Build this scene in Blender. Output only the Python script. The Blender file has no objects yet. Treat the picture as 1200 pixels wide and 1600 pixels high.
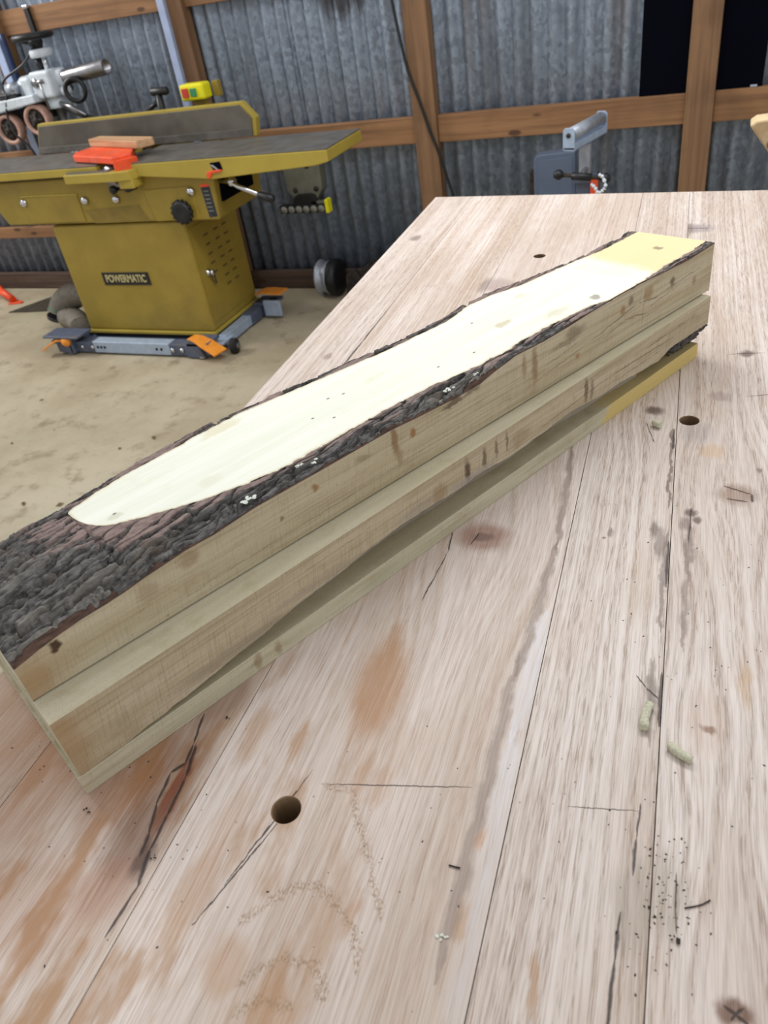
import bpy, bmesh, math, random
import numpy as np
from mathutils import Vector, Matrix
PI = math.pi
random.seed(7)
scene = bpy.context.scene
COL = scene.collection

# ------------------------------------------------------------------ camera, world, lights, exposure
TH = 0.86                                   # height of the bench top above the floor
cam_d = bpy.data.cameras.new('camera')
cam_d.sensor_fit = 'VERTICAL'; cam_d.sensor_height = 36.0; cam_d.lens = 1185.0*36.0/1600.0
cam_d.clip_start = 0.02; cam_d.clip_end = 60
cam = bpy.data.objects.new('camera', cam_d); COL.objects.link(cam)
R3 = Matrix(((0.9393813913, -0.0812926204, 0.3330977508),
             (0.3138046498, 0.5953056572, -0.7396876478),
             (-0.1381638282, 0.7993764347, 0.5847290587)))
TURN = math.radians(2.55)                   # the bench stands a touch off square to the wall
RT = Matrix.Rotation(TURN, 4, 'Z')
cam.matrix_world = RT @ Matrix.Translation((0, 0, TH+0.44)) @ R3.to_4x4()
cam_d.dof.use_dof = True
cam_d.dof.focus_distance = 0.72
cam_d.dof.aperture_fstop = 12.0
scene.camera = cam

world = bpy.data.worlds.new('world'); scene.world = world; world.use_nodes = True
wb = world.node_tree.nodes['Background']
wb.inputs[0].default_value = (0.95, 0.97, 1.0, 1); wb.inputs[1].default_value = 0.60

def area(name, loc, target, sx, sy, power, color):
    l = bpy.data.lights.new(name, 'AREA'); l.shape = 'RECTANGLE'; l.size = sx; l.size_y = sy
    l.energy = power; l.color = color
    loc, target = RT @ Vector(loc), RT @ Vector(target)
    o = bpy.data.objects.new(name, l); COL.objects.link(o); o.location = loc
    d = target-loc; o.rotation_euler = d.to_track_quat('-Z', 'Y').to_euler()
    return o
area('ceiling_light_bench', (-0.35, 1.75, 2.35), (-0.4, 1.45, 0.8), 2.2, 0.5, 29, (0.97, 0.985, 1.0))
area('ceiling_light_machines', (-4.5, 2.55, 2.5), (-0.9, 3.2, 0.9), 1.2, 1.0, 62, (1.0, 0.985, 0.95))
area('right_fill_light', (3.2, -1.6, 1.7), (-0.2, 0.8, 0.9), 2.4, 2.2, 20, (0.92, 0.96, 1.0))  # unseen fill lamp, added to lift the slab fronts and the gap below

vs = scene.view_settings
vs.view_transform = 'Standard'; vs.look = 'None'; vs.gamma = 1.0; vs.use_curve_mapping = False
vs.exposure = 0.14

# ------------------------------------------------------------------ helpers: objects and meshes
def srgb(r, g, b):
    f = lambda c: (c/255.0)/12.92 if c/255.0 <= 0.04045 else ((c/255.0+0.055)/1.055)**2.4
    return (f(r), f(g), f(b), 1.0)

class MB:
    """collects polygons, then links them as one mesh object"""
    def __init__(s): s.v = []; s.f = []; s.m = []; s.sm = []
    def add(s, verts, faces, mi=0, smooth=False):
        b = len(s.v); s.v += [tuple(p) for p in verts]
        for f in faces: s.f.append([i+b for i in f]); s.m.append(mi); s.sm.append(smooth)
        return s
    def box(s, x0, x1, y0, y1, z0, z1, mi=0):
        v = [(x0,y0,z0),(x1,y0,z0),(x1,y1,z0),(x0,y1,z0),(x0,y0,z1),(x1,y0,z1),(x1,y1,z1),(x0,y1,z1)]
        return s.add(v, [(0,3,2,1),(4,5,6,7),(0,1,5,4),(1,2,6,5),(2,3,7,6),(3,0,4,7)], mi)
    def prism(s, pts, lo, hi, axis='y', mi=0):
        """pts polygon in the plane normal to axis; extruded lo..hi along axis"""
        def P(a, b, c): return {'y': (a, c, b), 'x': (c, a, b), 'z': (a, b, c)}[axis]
        n = len(pts)
        v = [P(a, b, lo) for a, b in pts]+[P(a, b, hi) for a, b in pts]
        f = [list(range(n)), list(range(2*n-1, n-1, -1))]+[(i, i+n, (i+1) % n+n, (i+1) % n) for i in range(n)]
        return s.add(v, f, mi)
    def ring(s, c, t, r, n, up=None):
        t = Vector(t).normalized()
        u = up if up is not None else (Vector((0,0,1)) if abs(t.z) < 0.9 else Vector((1,0,0)))
        a = t.cross(u).normalized(); b = a.cross(t)
        return [tuple(Vector(c)+a*(r*math.cos(2*PI*i/n))+b*(r*math.sin(2*PI*i/n))) for i in range(n)]
    def tube(s, pts, r, n=12, caps=True, mi=0, smooth=True):
        k = len(pts); pts = [Vector(p) for p in pts]
        rs = r if isinstance(r, (list, tuple)) else [r]*k
        base = len(s.v); V = []
        for i in range(k):
            t = pts[min(i+1, k-1)]-pts[max(i-1, 0)]
            if t.length < 1e-9: t = pts[-1]-pts[0]
            V += s.ring(pts[i], t, rs[i], n)
        F = []
        for i in range(k-1):
            for j in range(n): F.append((i*n+j, i*n+(j+1) % n, (i+1)*n+(j+1) % n, (i+1)*n+j))
        s.add(V, F, mi, smooth)
        if caps: s.add(V[:n], [list(range(n-1, -1, -1))], mi); s.add(V[-n:], [list(range(n))], mi)
        return s
    def lathe(s, prof, c, axis, n=24, mi=0, smooth=True):
        """prof: (radius, distance along axis)"""
        ax = Vector(axis).normalized(); c = Vector(c); V = []; F = []
        u = Vector((0,0,1)) if abs(ax.z) < 0.9 else Vector((1,0,0))
        for r, h in prof: V += s.ring(c+ax*h, ax, max(r, 1e-5), n, u)
        k = len(prof)
        for i in range(k-1):
            for j in range(n): F.append((i*n+j, i*n+(j+1) % n, (i+1)*n+(j+1) % n, (i+1)*n+j))
        F.append(list(range(n-1, -1, -1))); F.append([(k-1)*n+j for j in range(n)])
        return s.add(V, F, mi, smooth)
    def torus(s, c, axis, R, r, n=28, m=10, mi=0, a0=0, a1=2*PI):
        ax = Vector(axis).normalized(); c = Vector(c)
        u = Vector((0,0,1)) if abs(ax.z) < 0.9 else Vector((1,0,0))
        a = ax.cross(u).normalized(); b = a.cross(ax); V = []; F = []
        full = abs(a1-a0-2*PI) < 1e-6; nn = n if full else n+1
        for i in range(nn):
            t = a0+(a1-a0)*i/n; d = a*math.cos(t)+b*math.sin(t)
            for j in range(m):
                q = 2*PI*j/m; V.append(tuple(c+d*(R+r*math.cos(q))+ax*(r*math.sin(q))))
        for i in range(n):
            i2 = (i+1) % nn
            for j in range(m): F.append((i*m+j, i2*m+j, i2*m+(j+1) % m, i*m+(j+1) % m))
        return s.add(V, F, mi, True)
    def build(s, name, mat, parent=None, bev=0, seg=2, loc=None, fix=True):
        me = bpy.data.meshes.new(name); me.from_pydata(s.v, [], s.f)
        mats = mat if isinstance(mat, (list, tuple)) else [mat]
        for m in mats: me.materials.append(m)
        me.polygons.foreach_set('material_index', s.m)
        me.polygons.foreach_set('use_smooth', s.sm)
        if fix:
            bm = bmesh.new(); bm.from_mesh(me)
            bmesh.ops.remove_doubles(bm, verts=bm.verts, dist=1e-6)
            bmesh.ops.recalc_face_normals(bm, faces=bm.faces)
            bm.to_mesh(me); bm.free()
        me.update()
        o = bpy.data.objects.new(name, me); COL.objects.link(o)
        if parent is not None: o.parent = parent
        if loc is not None: o.location = loc
        if bev:
            b = o.modifiers.new('bevel', 'BEVEL'); b.width = bev; b.segments = seg; b.limit_method = 'ANGLE'; b.angle_limit = math.radians(40)
        return o

def tag(o, label=None, cat=None, group=None, kind=None):
    if label: o['label'] = label
    if cat: o['category'] = cat
    if group: o['group'] = group
    if kind: o['kind'] = kind
    return o
def empty(name, loc=(0,0,0), rz=0, label=None, cat=None, group=None, kind=None):
    o = bpy.data.objects.new(name, None); COL.objects.link(o)
    o.location = loc; o.rotation_euler = (0, 0, rz); o.empty_display_size = 0.05
    return tag(o, label, cat, group, kind)

# ------------------------------------------------------------------ helpers: node materials
class NT:
    def __init__(s, tree): s.t = tree; s.x = 0
    def node(s, typ, **kw):
        n = s.t.nodes.new(typ); s.x += 40; n.location = (s.x, 0)
        for k, v in kw.items(): setattr(n, k, v)
        return n
    def set(s, sock, v):
        if isinstance(v, bpy.types.NodeSocket): s.t.links.new(v, sock)
        elif v is not None: sock.default_value = v
    def m(s, op, a, b=None, c=None, clamp=False):
        n = s.node('ShaderNodeMath', operation=op); n.use_clamp = clamp
        s.set(n.inputs[0], a)
        if b is not None: s.set(n.inputs[1], b)
        if c is not None: s.set(n.inputs[2], c)
        return n.outputs[0]
    def add(s, a, b): return s.m('ADD', a, b)
    def mul(s, a, b, clamp=False): return s.m('MULTIPLY', a, b, clamp=clamp)
    def mx(s, a, b): return s.m('MAXIMUM', a, b)
    def vm(s, op, a, b=None):
        n = s.node('ShaderNodeVectorMath', operation=op); s.set(n.inputs[0], a)
        if b is not None: s.set(n.inputs[1], b)
        return n.outputs[0] if op not in ('LENGTH', 'DOT_PRODUCT') else n.outputs[1]
    def comb(s, x, y, z=0.0):
        n = s.node('ShaderNodeCombineXYZ'); s.set(n.inputs[0], x); s.set(n.inputs[1], y); s.set(n.inputs[2], z); return n.outputs[0]
    def sep(s, v):
        n = s.node('ShaderNodeSeparateXYZ'); s.set(n.inputs[0], v); return n.outputs
    def noise(s, vec, scale=1.0, detail=2.0, rough=0.5, dist=0.0, col=False):
        n = s.node('ShaderNodeTexNoise'); s.set(n.inputs['Vector'], vec); n.inputs['Scale'].default_value = scale
        n.inputs['Detail'].default_value = detail; n.inputs['Roughness'].default_value = rough; n.inputs['Distortion'].default_value = dist
        return n.outputs[1] if col else n.outputs[0]
    def snoise(s, p, sx, sy, sz=0.0, detail=2.0, off=(0,0,0), rough=0.5):
        v = s.vm('MULTIPLY', p, (sx, sy, sz)); v = s.vm('ADD', v, off); return s.noise(v, 1.0, detail, rough)
    def smooth(s, v, a, b, to0=0.0, to1=1.0):
        n = s.node('ShaderNodeMapRange', interpolation_type='SMOOTHSTEP'); s.set(n.inputs[0], v)
        n.inputs[1].default_value = a; n.inputs[2].default_value = b; n.inputs[3].default_value = to0; n.inputs[4].default_value = to1
        return n.outputs[0]
    def mix(s, f, a, b, mode='MIX'):
        n = s.node('ShaderNodeMix', data_type='RGBA', blend_type=mode); n.clamp_factor = True
        s.set(n.inputs[0], f); s.set(n.inputs[6], a); s.set(n.inputs[7], b); return n.outputs[2]
    def group(s, g, *vals):
        n = s.node('ShaderNodeGroup'); n.node_tree = g
        for i, v in enumerate(vals): s.set(n.inputs[i], v)
        return n.outputs[0]

def make_group(name, ins):
    g = bpy.data.node_groups.new(name, 'ShaderNodeTree')
    for nm, typ in ins: g.interface.new_socket(nm, in_out='INPUT', socket_type=typ)
    g.interface.new_socket('Value', in_out='OUTPUT', socket_type='NodeSocketFloat')
    nt = NT(g); gi = nt.node('NodeGroupInput'); go = nt.node('NodeGroupOutput')
    return g, nt, gi, go
# elliptical spot: 1 inside, 0 outside
SPOT, nt, gi, go = make_group('spot', [('P','NodeSocketVector')]+[(k,'NodeSocketFloat') for k in ('CX','CY','RX','RY','Rot','Soft')])
px, py, _ = nt.sep(gi.outputs[0])
dx = nt.m('SUBTRACT', px, gi.outputs[1]); dy = nt.m('SUBTRACT', py, gi.outputs[2])
cs = nt.m('COSINE', gi.outputs[5]); sn = nt.m('SINE', gi.outputs[5])
ex = nt.m('DIVIDE', nt.add(nt.mul(dx, cs), nt.mul(dy, sn)), gi.outputs[3])
ey = nt.m('DIVIDE', nt.m('SUBTRACT', nt.mul(dy, cs), nt.mul(dx, sn)), gi.outputs[4])
rr = nt.m('SQRT', nt.add(nt.mul(ex, ex), nt.mul(ey, ey)))
val = nt.m('DIVIDE', nt.m('SUBTRACT', nt.add(1.0, gi.outputs[6]), rr), nt.mul(2.0, gi.outputs[6]), clamp=True)
g2 = nt.smooth(val, 0, 1); g2 and nt.t.links.new(g2, go.inputs[0])
# crack: segment A-B with a half width
CRACK, nt, gi, go = make_group('crack', [('P','NodeSocketVector')]+[(k,'NodeSocketFloat') for k in ('AX','AY','BX','BY','W')])
px, py, _ = nt.sep(gi.outputs[0])
ax, ay = nt.m('SUBTRACT', px, gi.outputs[1]), nt.m('SUBTRACT', py, gi.outputs[2])
bx, by = nt.m('SUBTRACT', gi.outputs[3], gi.outputs[1]), nt.m('SUBTRACT', gi.outputs[4], gi.outputs[2])
h = nt.m('DIVIDE', nt.add(nt.mul(ax, bx), nt.mul(ay, by)), nt.add(nt.mul(bx, bx), nt.mul(by, by)), clamp=True)
qx, qy = nt.m('SUBTRACT', ax, nt.mul(bx, h)), nt.m('SUBTRACT', ay, nt.mul(by, h))
d = nt.m('SQRT', nt.add(nt.mul(qx, qx), nt.mul(qy, qy)))
taper = nt.m('SUBTRACT', 1.0, nt.m('POWER', nt.m('ABSOLUTE', nt.m('SUBTRACT', nt.mul(h, 2.0), 1.0)), 4.0))
w = nt.mul(gi.outputs[5], nt.add(0.25, nt.mul(0.75, taper)))
v = nt.m('SUBTRACT', 1.5, nt.m('DIVIDE', d, w), clamp=True)
nt.t.links.new(v, go.inputs[0])

def new_mat(name):
    m = bpy.data.materials.new(name); m.use_nodes = True
    nt = NT(m.node_tree); b = m.node_tree.nodes['Principled BSDF']
    return m, nt, b
def tex_obj(nt): return nt.node('ShaderNodeTexCoord').outputs['Object']
def world_pos(nt): return nt.node('ShaderNodeNewGeometry').outputs['Position']
def bump(nt, b, h, strength=0.3, dist=0.001):
    n = nt.node('ShaderNodeBump'); n.inputs['Strength'].default_value = strength; n.inputs['Distance'].default_value = dist
    nt.set(n.inputs['Height'], h); nt.t.links.new(n.outputs[0], b.inputs['Normal'])

def paint(name, rgb, rough=0.5, metal=0.0, var=0.12, scale=30, spec=0.5, dirt=None):
    """plain painted / plastic / metal surface with a little mottling"""
    m, nt, b = new_mat(name)
    p = tex_obj(nt); n1 = nt.noise(p, scale, 4, 0.6)
    c = srgb(*rgb); d = tuple(x*(1-var*2) for x in c[:3])+(1,); e = tuple(min(1, x*(1+var)) for x in c[:3])+(1,)
    col = nt.mix(nt.smooth(n1, 0.3, 0.7), d, e)
    if dirt:
        k = nt.smooth(nt.noise(p, scale*0.35, 5, 0.65), 0.5, 0.72); col = nt.mix(nt.mul(k, 0.55), col, srgb(*dirt))
    nt.set(b.inputs['Base Color'], col); b.inputs['Roughness'].default_value = rough; b.inputs['Metallic'].default_value = metal
    b.inputs['Specular IOR Level'].default_value = spec
    return m

def lumber(name, c1, c2, axis='x', knots=True, rough=0.75):
    m, nt, b = new_mat(name); p = tex_obj(nt)
    s = {'x': (1.5, 45, 45), 'z': (45, 45, 1.5), 'y': (45, 1.5, 45)}[axis]
    v = nt.vm('MULTIPLY', p, s); inf = nt.node('ShaderNodeObjectInfo').outputs['Random']
    v = nt.vm('ADD', v, nt.comb(nt.mul(inf, 30.0), nt.mul(inf, 17.0), inf))
    n1 = nt.noise(v, 1.0, 5, 0.6, 0.6); n2 = nt.noise(p, 5.0, 3)
    col = nt.mix(nt.smooth(n1, 0.3, 0.72), srgb(*c1), srgb(*c2))
    col = nt.mix(nt.mul(nt.smooth(n2, 0.5, 0.75), 0.4), col, srgb(*[x*0.72 for x in c2]))
    if knots:
        vo = nt.node('ShaderNodeTexVoronoi'); vo.inputs['Scale'].default_value = 1.0
        nt.set(vo.inputs['Vector'], nt.vm('ADD', nt.vm('MULTIPLY', p, {'x': (5, 13, 13), 'z': (13, 13, 5), 'y': (13, 5, 13)}[axis]), nt.comb(nt.mul(inf, 9.0), 0.3, 0.5)))
        k = nt.smooth(vo.outputs['Distance'], 0.10, 0.17, 1.0, 0.0)
        col = nt.mix(nt.mul(k, 0.85), col, srgb(66, 42, 26))
    nt.set(b.inputs['Base Color'], col); b.inputs['Roughness'].default_value = rough
    bump(nt, b, n1, 0.3, 0.002)
    return m

# ------------------------------------------------------------------ materials
M = {}
M['yellow'] = paint('mustard_paint', (156, 133, 54), 0.45, 0, 0.05, 9, 0.4, (128, 108, 50))
M['yellow_edge'] = paint('mustard_paint_bright', (176, 154, 64), 0.42, 0, 0.04, 9, 0.4)
M['yellow_bright'] = paint('signal_yellow_plastic', (236, 226, 20), 0.4, 0, 0.03, 30)
M['castiron'] = paint('ground_cast_iron', (108, 104, 98), 0.42, 0.25, 0.14, 14, 0.5, (120, 104, 80))
M['fence_steel'] = paint('fence_steel', (104, 98, 88), 0.45, 0.3, 0.14, 6, 0.5, (92, 74, 60))
M['black'] = paint('black_plastic', (22, 22, 24), 0.45, 0, 0.1, 40)
M['matte_black'] = paint('matte_black', (3, 4, 15), 0.9, 0, 0.1, 12, 0.08)
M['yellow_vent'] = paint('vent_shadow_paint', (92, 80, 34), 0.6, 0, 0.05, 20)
M['rubber'] = paint('dark_rubber', (40, 38, 38), 0.8, 0, 0.15, 40, 0.3)
M['chrome'] = paint('chrome', (214, 216, 220), 0.18, 1.0, 0.05, 20)
M['steel'] = paint('bare_steel', (158, 156, 158), 0.3, 0.9, 0.12, 30)
M['aluminium'] = paint('brushed_aluminium', (176, 182, 192), 0.4, 0.55, 0.08, 40)
M['grey_blue'] = paint('blue_grey_paint', (84, 92, 112), 0.5, 0, 0.1, 30, 0.5, (110, 104, 92))
M['pale_steel'] = paint('pale_zinc', (170, 186, 208), 0.45, 0.25, 0.06, 30)
M['orange'] = paint('orange_plastic', (240, 150, 50), 0.5, 0, 0.06, 30)
M['red_orange'] = paint('red_orange_paint', (246, 84, 36), 0.42, 0, 0.08, 26, 0.5, (190, 120, 100))
M['red'] = paint('red_plastic', (196, 60, 48), 0.45, 0, 0.05, 30)
M['green'] = paint('green_plastic', (52, 138, 92), 0.45, 0, 0.05, 30)
M['feeder_paint'] = paint('pale_grey_paint', (208, 216, 222), 0.38, 0, 0.06, 18, 0.5, (150, 156, 150))
M['tyre_pink'] = paint('pink_rubber', (192, 152, 136), 0.7, 0, 0.1, 40)
M['grey_plate'] = paint('olive_grey_plate', (112, 112, 98), 0.5, 0.2, 0.1, 18)
M['socket'] = paint('pale_socket', (128, 126, 116), 0.5, 0, 0.06, 40)
M['hose'] = paint('grey_hose', (140, 132, 120), 0.6, 0, 0.12, 50)
M['cabinet_grey'] = paint('grey_sheet_metal', (92, 104, 124), 0.5, 0.2, 0.06, 8, 0.5, (90, 92, 100))
M['conduit'] = paint('conduit_metal', (168, 182, 212), 0.4, 0.1, 0.05, 20)
M['blue'] = paint('blue_conduit', (34, 52, 92), 0.5, 0, 0.05, 20)
M['grime'] = paint('grimy_iron', (58, 50, 44), 0.75, 0.2, 0.3, 30)
M['mat'] = paint('dark_grey_mat', (72, 66, 56), 0.85, 0, 0.12, 25, 0.2)
M['label_dark'] = paint('dark_label', (44, 48, 58), 0.5, 0, 0.25, 60)
M['lichen'] = paint('white_lichen', (224, 228, 216), 0.9, 0, 0.1, 400, 0.2)
M['leaf'] = paint('dry_leaf', (112, 88, 58), 0.85, 0, 0.25, 60, 0.2)
M['dark_bits'] = paint('dark_bits', (62, 52, 46), 0.8, 0, 0.3, 300, 0.2)
M['pellet'] = paint('pale_green_wood_core', (200, 197, 172), 0.85, 0, 0.10, 500, 0.2)
M['plastic_wrap'] = paint('shiny_white_plastic', (226, 232, 240), 0.15, 0, 0.05, 40)
M['stud'] = lumber('rough_sawn_stud', (142, 106, 74), (110, 80, 54), 'z')
M['rail'] = lumber('rough_sawn_rail', (156, 114, 76), (122, 86, 56), 'x')
M['sill'] = lumber('old_sill', (100, 80, 66), (66, 48, 40), 'x')
M['scrap'] = lumber('pale_scrap_wood', (206, 168, 128), (176, 128, 88), 'x', False)
M['hole'] = lumber('shaded_hole_wood', (150, 122, 92), (104, 80, 58), 'z', False)  # brown darkened to put extra shade inside the dog holes
M['pale_slab'] = lumber('pale_slab_wood', (212, 188, 148), (188, 158, 116), 'y')
M['apron'] = lumber('bench_apron', (196, 172, 146), (172, 142, 112), 'y')

def mat_wall():
    m, nt, b = new_mat('galvanised_corrugated_sheet'); p = tex_obj(nt)
    vo = nt.node('ShaderNodeTexVoronoi'); vo.inputs['Scale'].default_value = 1.0
    nt.set(vo.inputs['Vector'], nt.vm('MULTIPLY', nt.vm('ADD', p, nt.vm('MULTIPLY', nt.noise(p, 40, 2, col=True), (0.02, 0.02, 0.02))), (70, 70, 55)))
    g = nt.sep(vo.outputs['Color'])[0]
    col = nt.mix(g, srgb(132, 142, 156), srgb(164, 176, 192))
    streak = nt.snoise(p, 9, 9, 0.9, 3)
    col = nt.mix(nt.mul(nt.smooth(streak, 0.48, 0.72), 0.45), col, srgb(104, 108, 116))
    rust = nt.mul(nt.smooth(nt.snoise(p, 9, 9, 1.0, 5, (4, 2, 1)), 0.56, 0.74), 0.6)
    col = nt.mix(rust, col, srgb(112, 100, 92))
    x, y, z = nt.sep(p)
    # tar-like run marks near the top between the first two posts
    runs = nt.mul(nt.group(SPOT, nt.comb(x, nt.add(z, nt.mul(nt.snoise(p, 38, 0, 0.6, 2), -0.30))), -0.33, 1.10, 0.15, 0.12, 0.0, 0.35), 0.85)
    col = nt.mix(runs, col, srgb(52, 46, 44))
    nt.set(b.inputs['Base Color'], col); b.inputs['Metallic'].default_value = 0.35
    nt.set(b.inputs['Roughness'], nt.add(0.42, nt.mul(g, 0.14)))
    return m
M['wall'] = mat_wall()

def mat_floor():
    m, nt, b = new_mat('dusty_concrete_floor'); p = tex_obj(nt)
    n1 = nt.noise(p, 2.2, 5, 0.6); n2 = nt.noise(p, 9, 5, 0.65); n3 = nt.noise(p, 60, 4, 0.7)
    col = nt.mix(nt.smooth(n1, 0.3, 0.7), srgb(158, 144, 118), srgb(184, 172, 148))
    col = nt.mix(nt.mul(nt.smooth(n2, 0.52, 0.72), 0.75), col, srgb(126, 108, 82))
    col = nt.mix(nt.mul(nt.smooth(nt.noise(nt.vm('ADD', p, (3, 1, 0)), 3.1, 4), 0.55, 0.72), 0.35), col, srgb(166, 168, 140))
    col = nt.mix(nt.mul(nt.smooth(n3, 0.58, 0.75), 0.5), col, srgb(116, 96, 70))
    nt.set(b.inputs['Base Color'], col); b.inputs['Roughness'].default_value = 0.8
    bump(nt, b, n3, 0.3, 0.003)
    return m
M['floor'] = mat_floor()

def mat_oak(name, seed, base=(201,184,170), pale=(221,208,199), tan=(174,149,129), stains=(), darks=(), cracks=(), whites=(), greys=(), warps=(), cath=None, blot=0.35, blot_lim=None, arcs=(), pores=1.0):
    """flat sawn oak bench plank; all marks are fixed to the board, in metres on the bench top"""
    m, nt, b = new_mat(name); P = tex_obj(nt)
    wob = nt.noise(nt.vm('MULTIPLY', P, (14, 3.0, 0)), 1.0, 2, col=True)
    P = nt.comb(*nt.sep(P)[:2])
    Pw = nt.vm('ADD', P, nt.vm('MULTIPLY', nt.vm('SUBTRACT', wob, (0.5, 0.5, 0.5)), (0.010, 0.006, 0)))
    jit = nt.noise(nt.vm('MULTIPLY', P, (480, 20, 0)), 1.0, 3, 0.65, col=True)
    jitb = nt.noise(nt.vm('MULTIPLY', P, (70, 40, 0)), 1.0, 3, 0.6, col=True)
    Pj = nt.vm('ADD', P, nt.vm('MULTIPLY', nt.vm('SUBTRACT', jit, (0.5, 0.5, 0.5)), (0.004, 0.034, 0)))
    Pj = nt.vm('ADD', Pj, nt.vm('MULTIPLY', nt.vm('SUBTRACT', jitb, (0.5, 0.5, 0.5)), (0.012, 0.022, 0)))
    Pk = nt.vm('ADD', P, nt.vm('MULTIPLY', nt.vm('SUBTRACT', jitb, (0.5, 0.5, 0.5)), (0.014, 0.016, 0)))
    jit2 = nt.noise(nt.vm('MULTIPLY', P, (260, 60, 0)), 1.0, 3, 0.6, col=True)
    Pc = nt.vm('ADD', P, nt.vm('MULTIPLY', nt.vm('SUBTRACT', jit2, (0.5, 0.5, 0.5)), (0.0035, 0.002, 0)))
    x, y, _ = nt.sep(Pw)
    g = x
    for (cx, cy, rx, ry) in warps:                       # grain parts around knots
        s = nt.group(SPOT, Pw, cx, cy, rx, ry, 0.0, 0.95)
        g = nt.m('SUBTRACT', g, nt.mul(nt.mul(nt.m('SUBTRACT', x, cx), 0.8), s))
    if cath:                                             # cathedral arches
        cx, ay, k = cath
        dxx = nt.m('SUBTRACT', x, cx)
        g = nt.add(nt.mul(nt.mul(dxx, dxx), k), nt.mul(y, 0.10))
    yy = nt.add(y, seed*3.7)
    band = nt.noise(nt.comb(nt.mul(g, 230.0), nt.mul(yy, 1.0), seed), 1.0, 1, 0.5)
    fine = nt.noise(nt.comb(nt.mul(x, 1000.0), nt.mul(yy, 24.0), nt.mul(g, 20.0)), 1.0, 2, 0.6)
    pore = nt.noise(nt.comb(nt.mul(nt.add(x, nt.mul(g, 0.2)), 1250.0), nt.mul(yy, 52.0), seed+5.0), 1.0, 2, 0.55)
    ringd = nt.smooth(band, 0.42, 0.62)
    low = nt.noise(nt.comb(nt.mul(x, 16.0), nt.mul(yy, 2.4), seed), 1.0, 3, 0.55)
    col = nt.mix(nt.smooth(low, 0.3, 0.68), srgb(*base), srgb(*pale))
    col = nt.mix(nt.mul(nt.smooth(band, 0.4, 0.75), 0.30), col, srgb(*tan))
    col = nt.mix(nt.mul(nt.smooth(fine, 0.42, 0.68), 0.34), col, srgb(tan[0]*0.86, tan[1]*0.82, tan[2]*0.80))
    pm = nt.mul(nt.smooth(pore, 0.53, 0.62), nt.add(0.10*pores, nt.mul(ringd, 0.72*pores)))
    col = nt.mix(nt.mul(pm, 0.70), col, srgb(132, 106, 86))
    gl = nt.smooth(nt.m('ABSOLUTE', nt.m('SUBTRACT', nt.noise(nt.comb(nt.mul(g, 190.0), nt.mul(yy, 0.8), seed+3.0), 1.0, 1, 0.5), 0.5)), 0.0, 0.075, 1.0, 0.0)
    col = nt.mix(nt.mul(nt.mul(gl, nt.smooth(pore, 0.36, 0.56, 0.35, 1.0)), 0.36*pores), col, srgb(142, 116, 96))     # growth lines
    # blotchy old finish left in the grain
    bl = nt.noise(nt.comb(nt.mul(x, 38.0), nt.mul(yy, 11.0), seed+2.0), 1.0, 4, 0.6)
    blm = nt.mul(nt.smooth(bl, 0.49, 0.66), blot)
    if blot_lim:
        cx, cy, rx, ry = blot_lim; blm = nt.mul(blm, nt.group(SPOT, Pj, cx, cy, rx, ry, 0.0, 0.7))
    col = nt.mix(blm, col, srgb(168, 127, 88))
    for (cx, cy, rx, ry, rot, amt, rgb) in stains:
        s = nt.group(SPOT, Pj if ry > rx*1.5 else Pk, cx, cy, rx, ry, rot, 0.45); col = nt.mix(nt.mul(nt.mul(s, amt), nt.smooth(fine, 0.2, 0.6, 0.72, 1.0)), col, srgb(*rgb))
    for (ax, ay, bx, by, w, amt) in whites:
        s = nt.mul(nt.group(CRACK, Pj, ax, ay, bx, by, w), nt.mul(nt.smooth(fine, 0.34, 0.60), nt.smooth(low, 0.2, 0.55, 0.5, 1.0))); col = nt.mix(nt.mul(s, amt), col, srgb(222, 221, 226))
    for (ax, ay, bx, by, w, amt) in greys:
        s = nt.group(CRACK, Pj, ax, ay, bx, by, w); col = nt.mix(nt.mul(s, amt), col, srgb(116, 96, 84))
    for (cx, cy, rx, ry, amt) in darks:
        s = nt.group(SPOT, Pk, cx, cy, rx, ry, 0.0, 0.5); col = nt.mix(nt.mul(s, amt), col, srgb(92, 68, 56))
    ar = None                                            # open-grained arches of the cathedral figure
    for (ax, ay, bx, by) in arcs:
        s = nt.group(CRACK, Pk, ax, ay, bx, by, 0.0030); ar = s if ar is None else nt.mx(ar, s)
    if ar is not None:
        crumb = nt.noise(nt.vm('MULTIPLY', P, (900, 420, 0)), 1.0, 3, 0.6)
        col = nt.mix(nt.mul(nt.mul(ar, nt.smooth(crumb, 0.44, 0.60)), 0.72), col, srgb(146, 116, 84))
    dk = None
    for (ax, ay, bx, by, w) in cracks:
        s = nt.group(CRACK, Pc, ax, ay, bx, by, w); dk = s if dk is None else nt.mx(dk, s)
    hgt = nt.m('SUBTRACT', nt.mul(fine, 0.3), nt.mul(pm, 0.6))
    if dk is not None:
        col = nt.mix(nt.mul(dk, 0.9), col, srgb(44, 32, 28)); hgt = nt.m('SUBTRACT', hgt, nt.mul(dk, 3.0))
    nt.set(b.inputs['Base Color'], col); b.inputs['Roughness'].default_value = 0.5
    b.inputs['Specular IOR Level'].default_value = 0.5
    bump(nt, b, hgt, 0.35, 0.0006)
    return m

# ------------------------------------------------------------------ the setting
AW = 0.0
UW = Vector((math.cos(AW), math.sin(AW), 0)); NW = Vector((-math.sin(AW), math.cos(AW), 0))
W0 = RT @ Vector((-1.0, 3.391, TH))
def WP(u, v, z): return W0+UW*u-NW*v+Vector((0, 0, z))     # u along the wall, v into the room, z from bench-top level
def wall_empty(name, u, v, z, **kw): return empty(name, WP(u, v, z), AW, **kw)
# inside such an empty: x = du, y = -dv, z up

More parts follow.
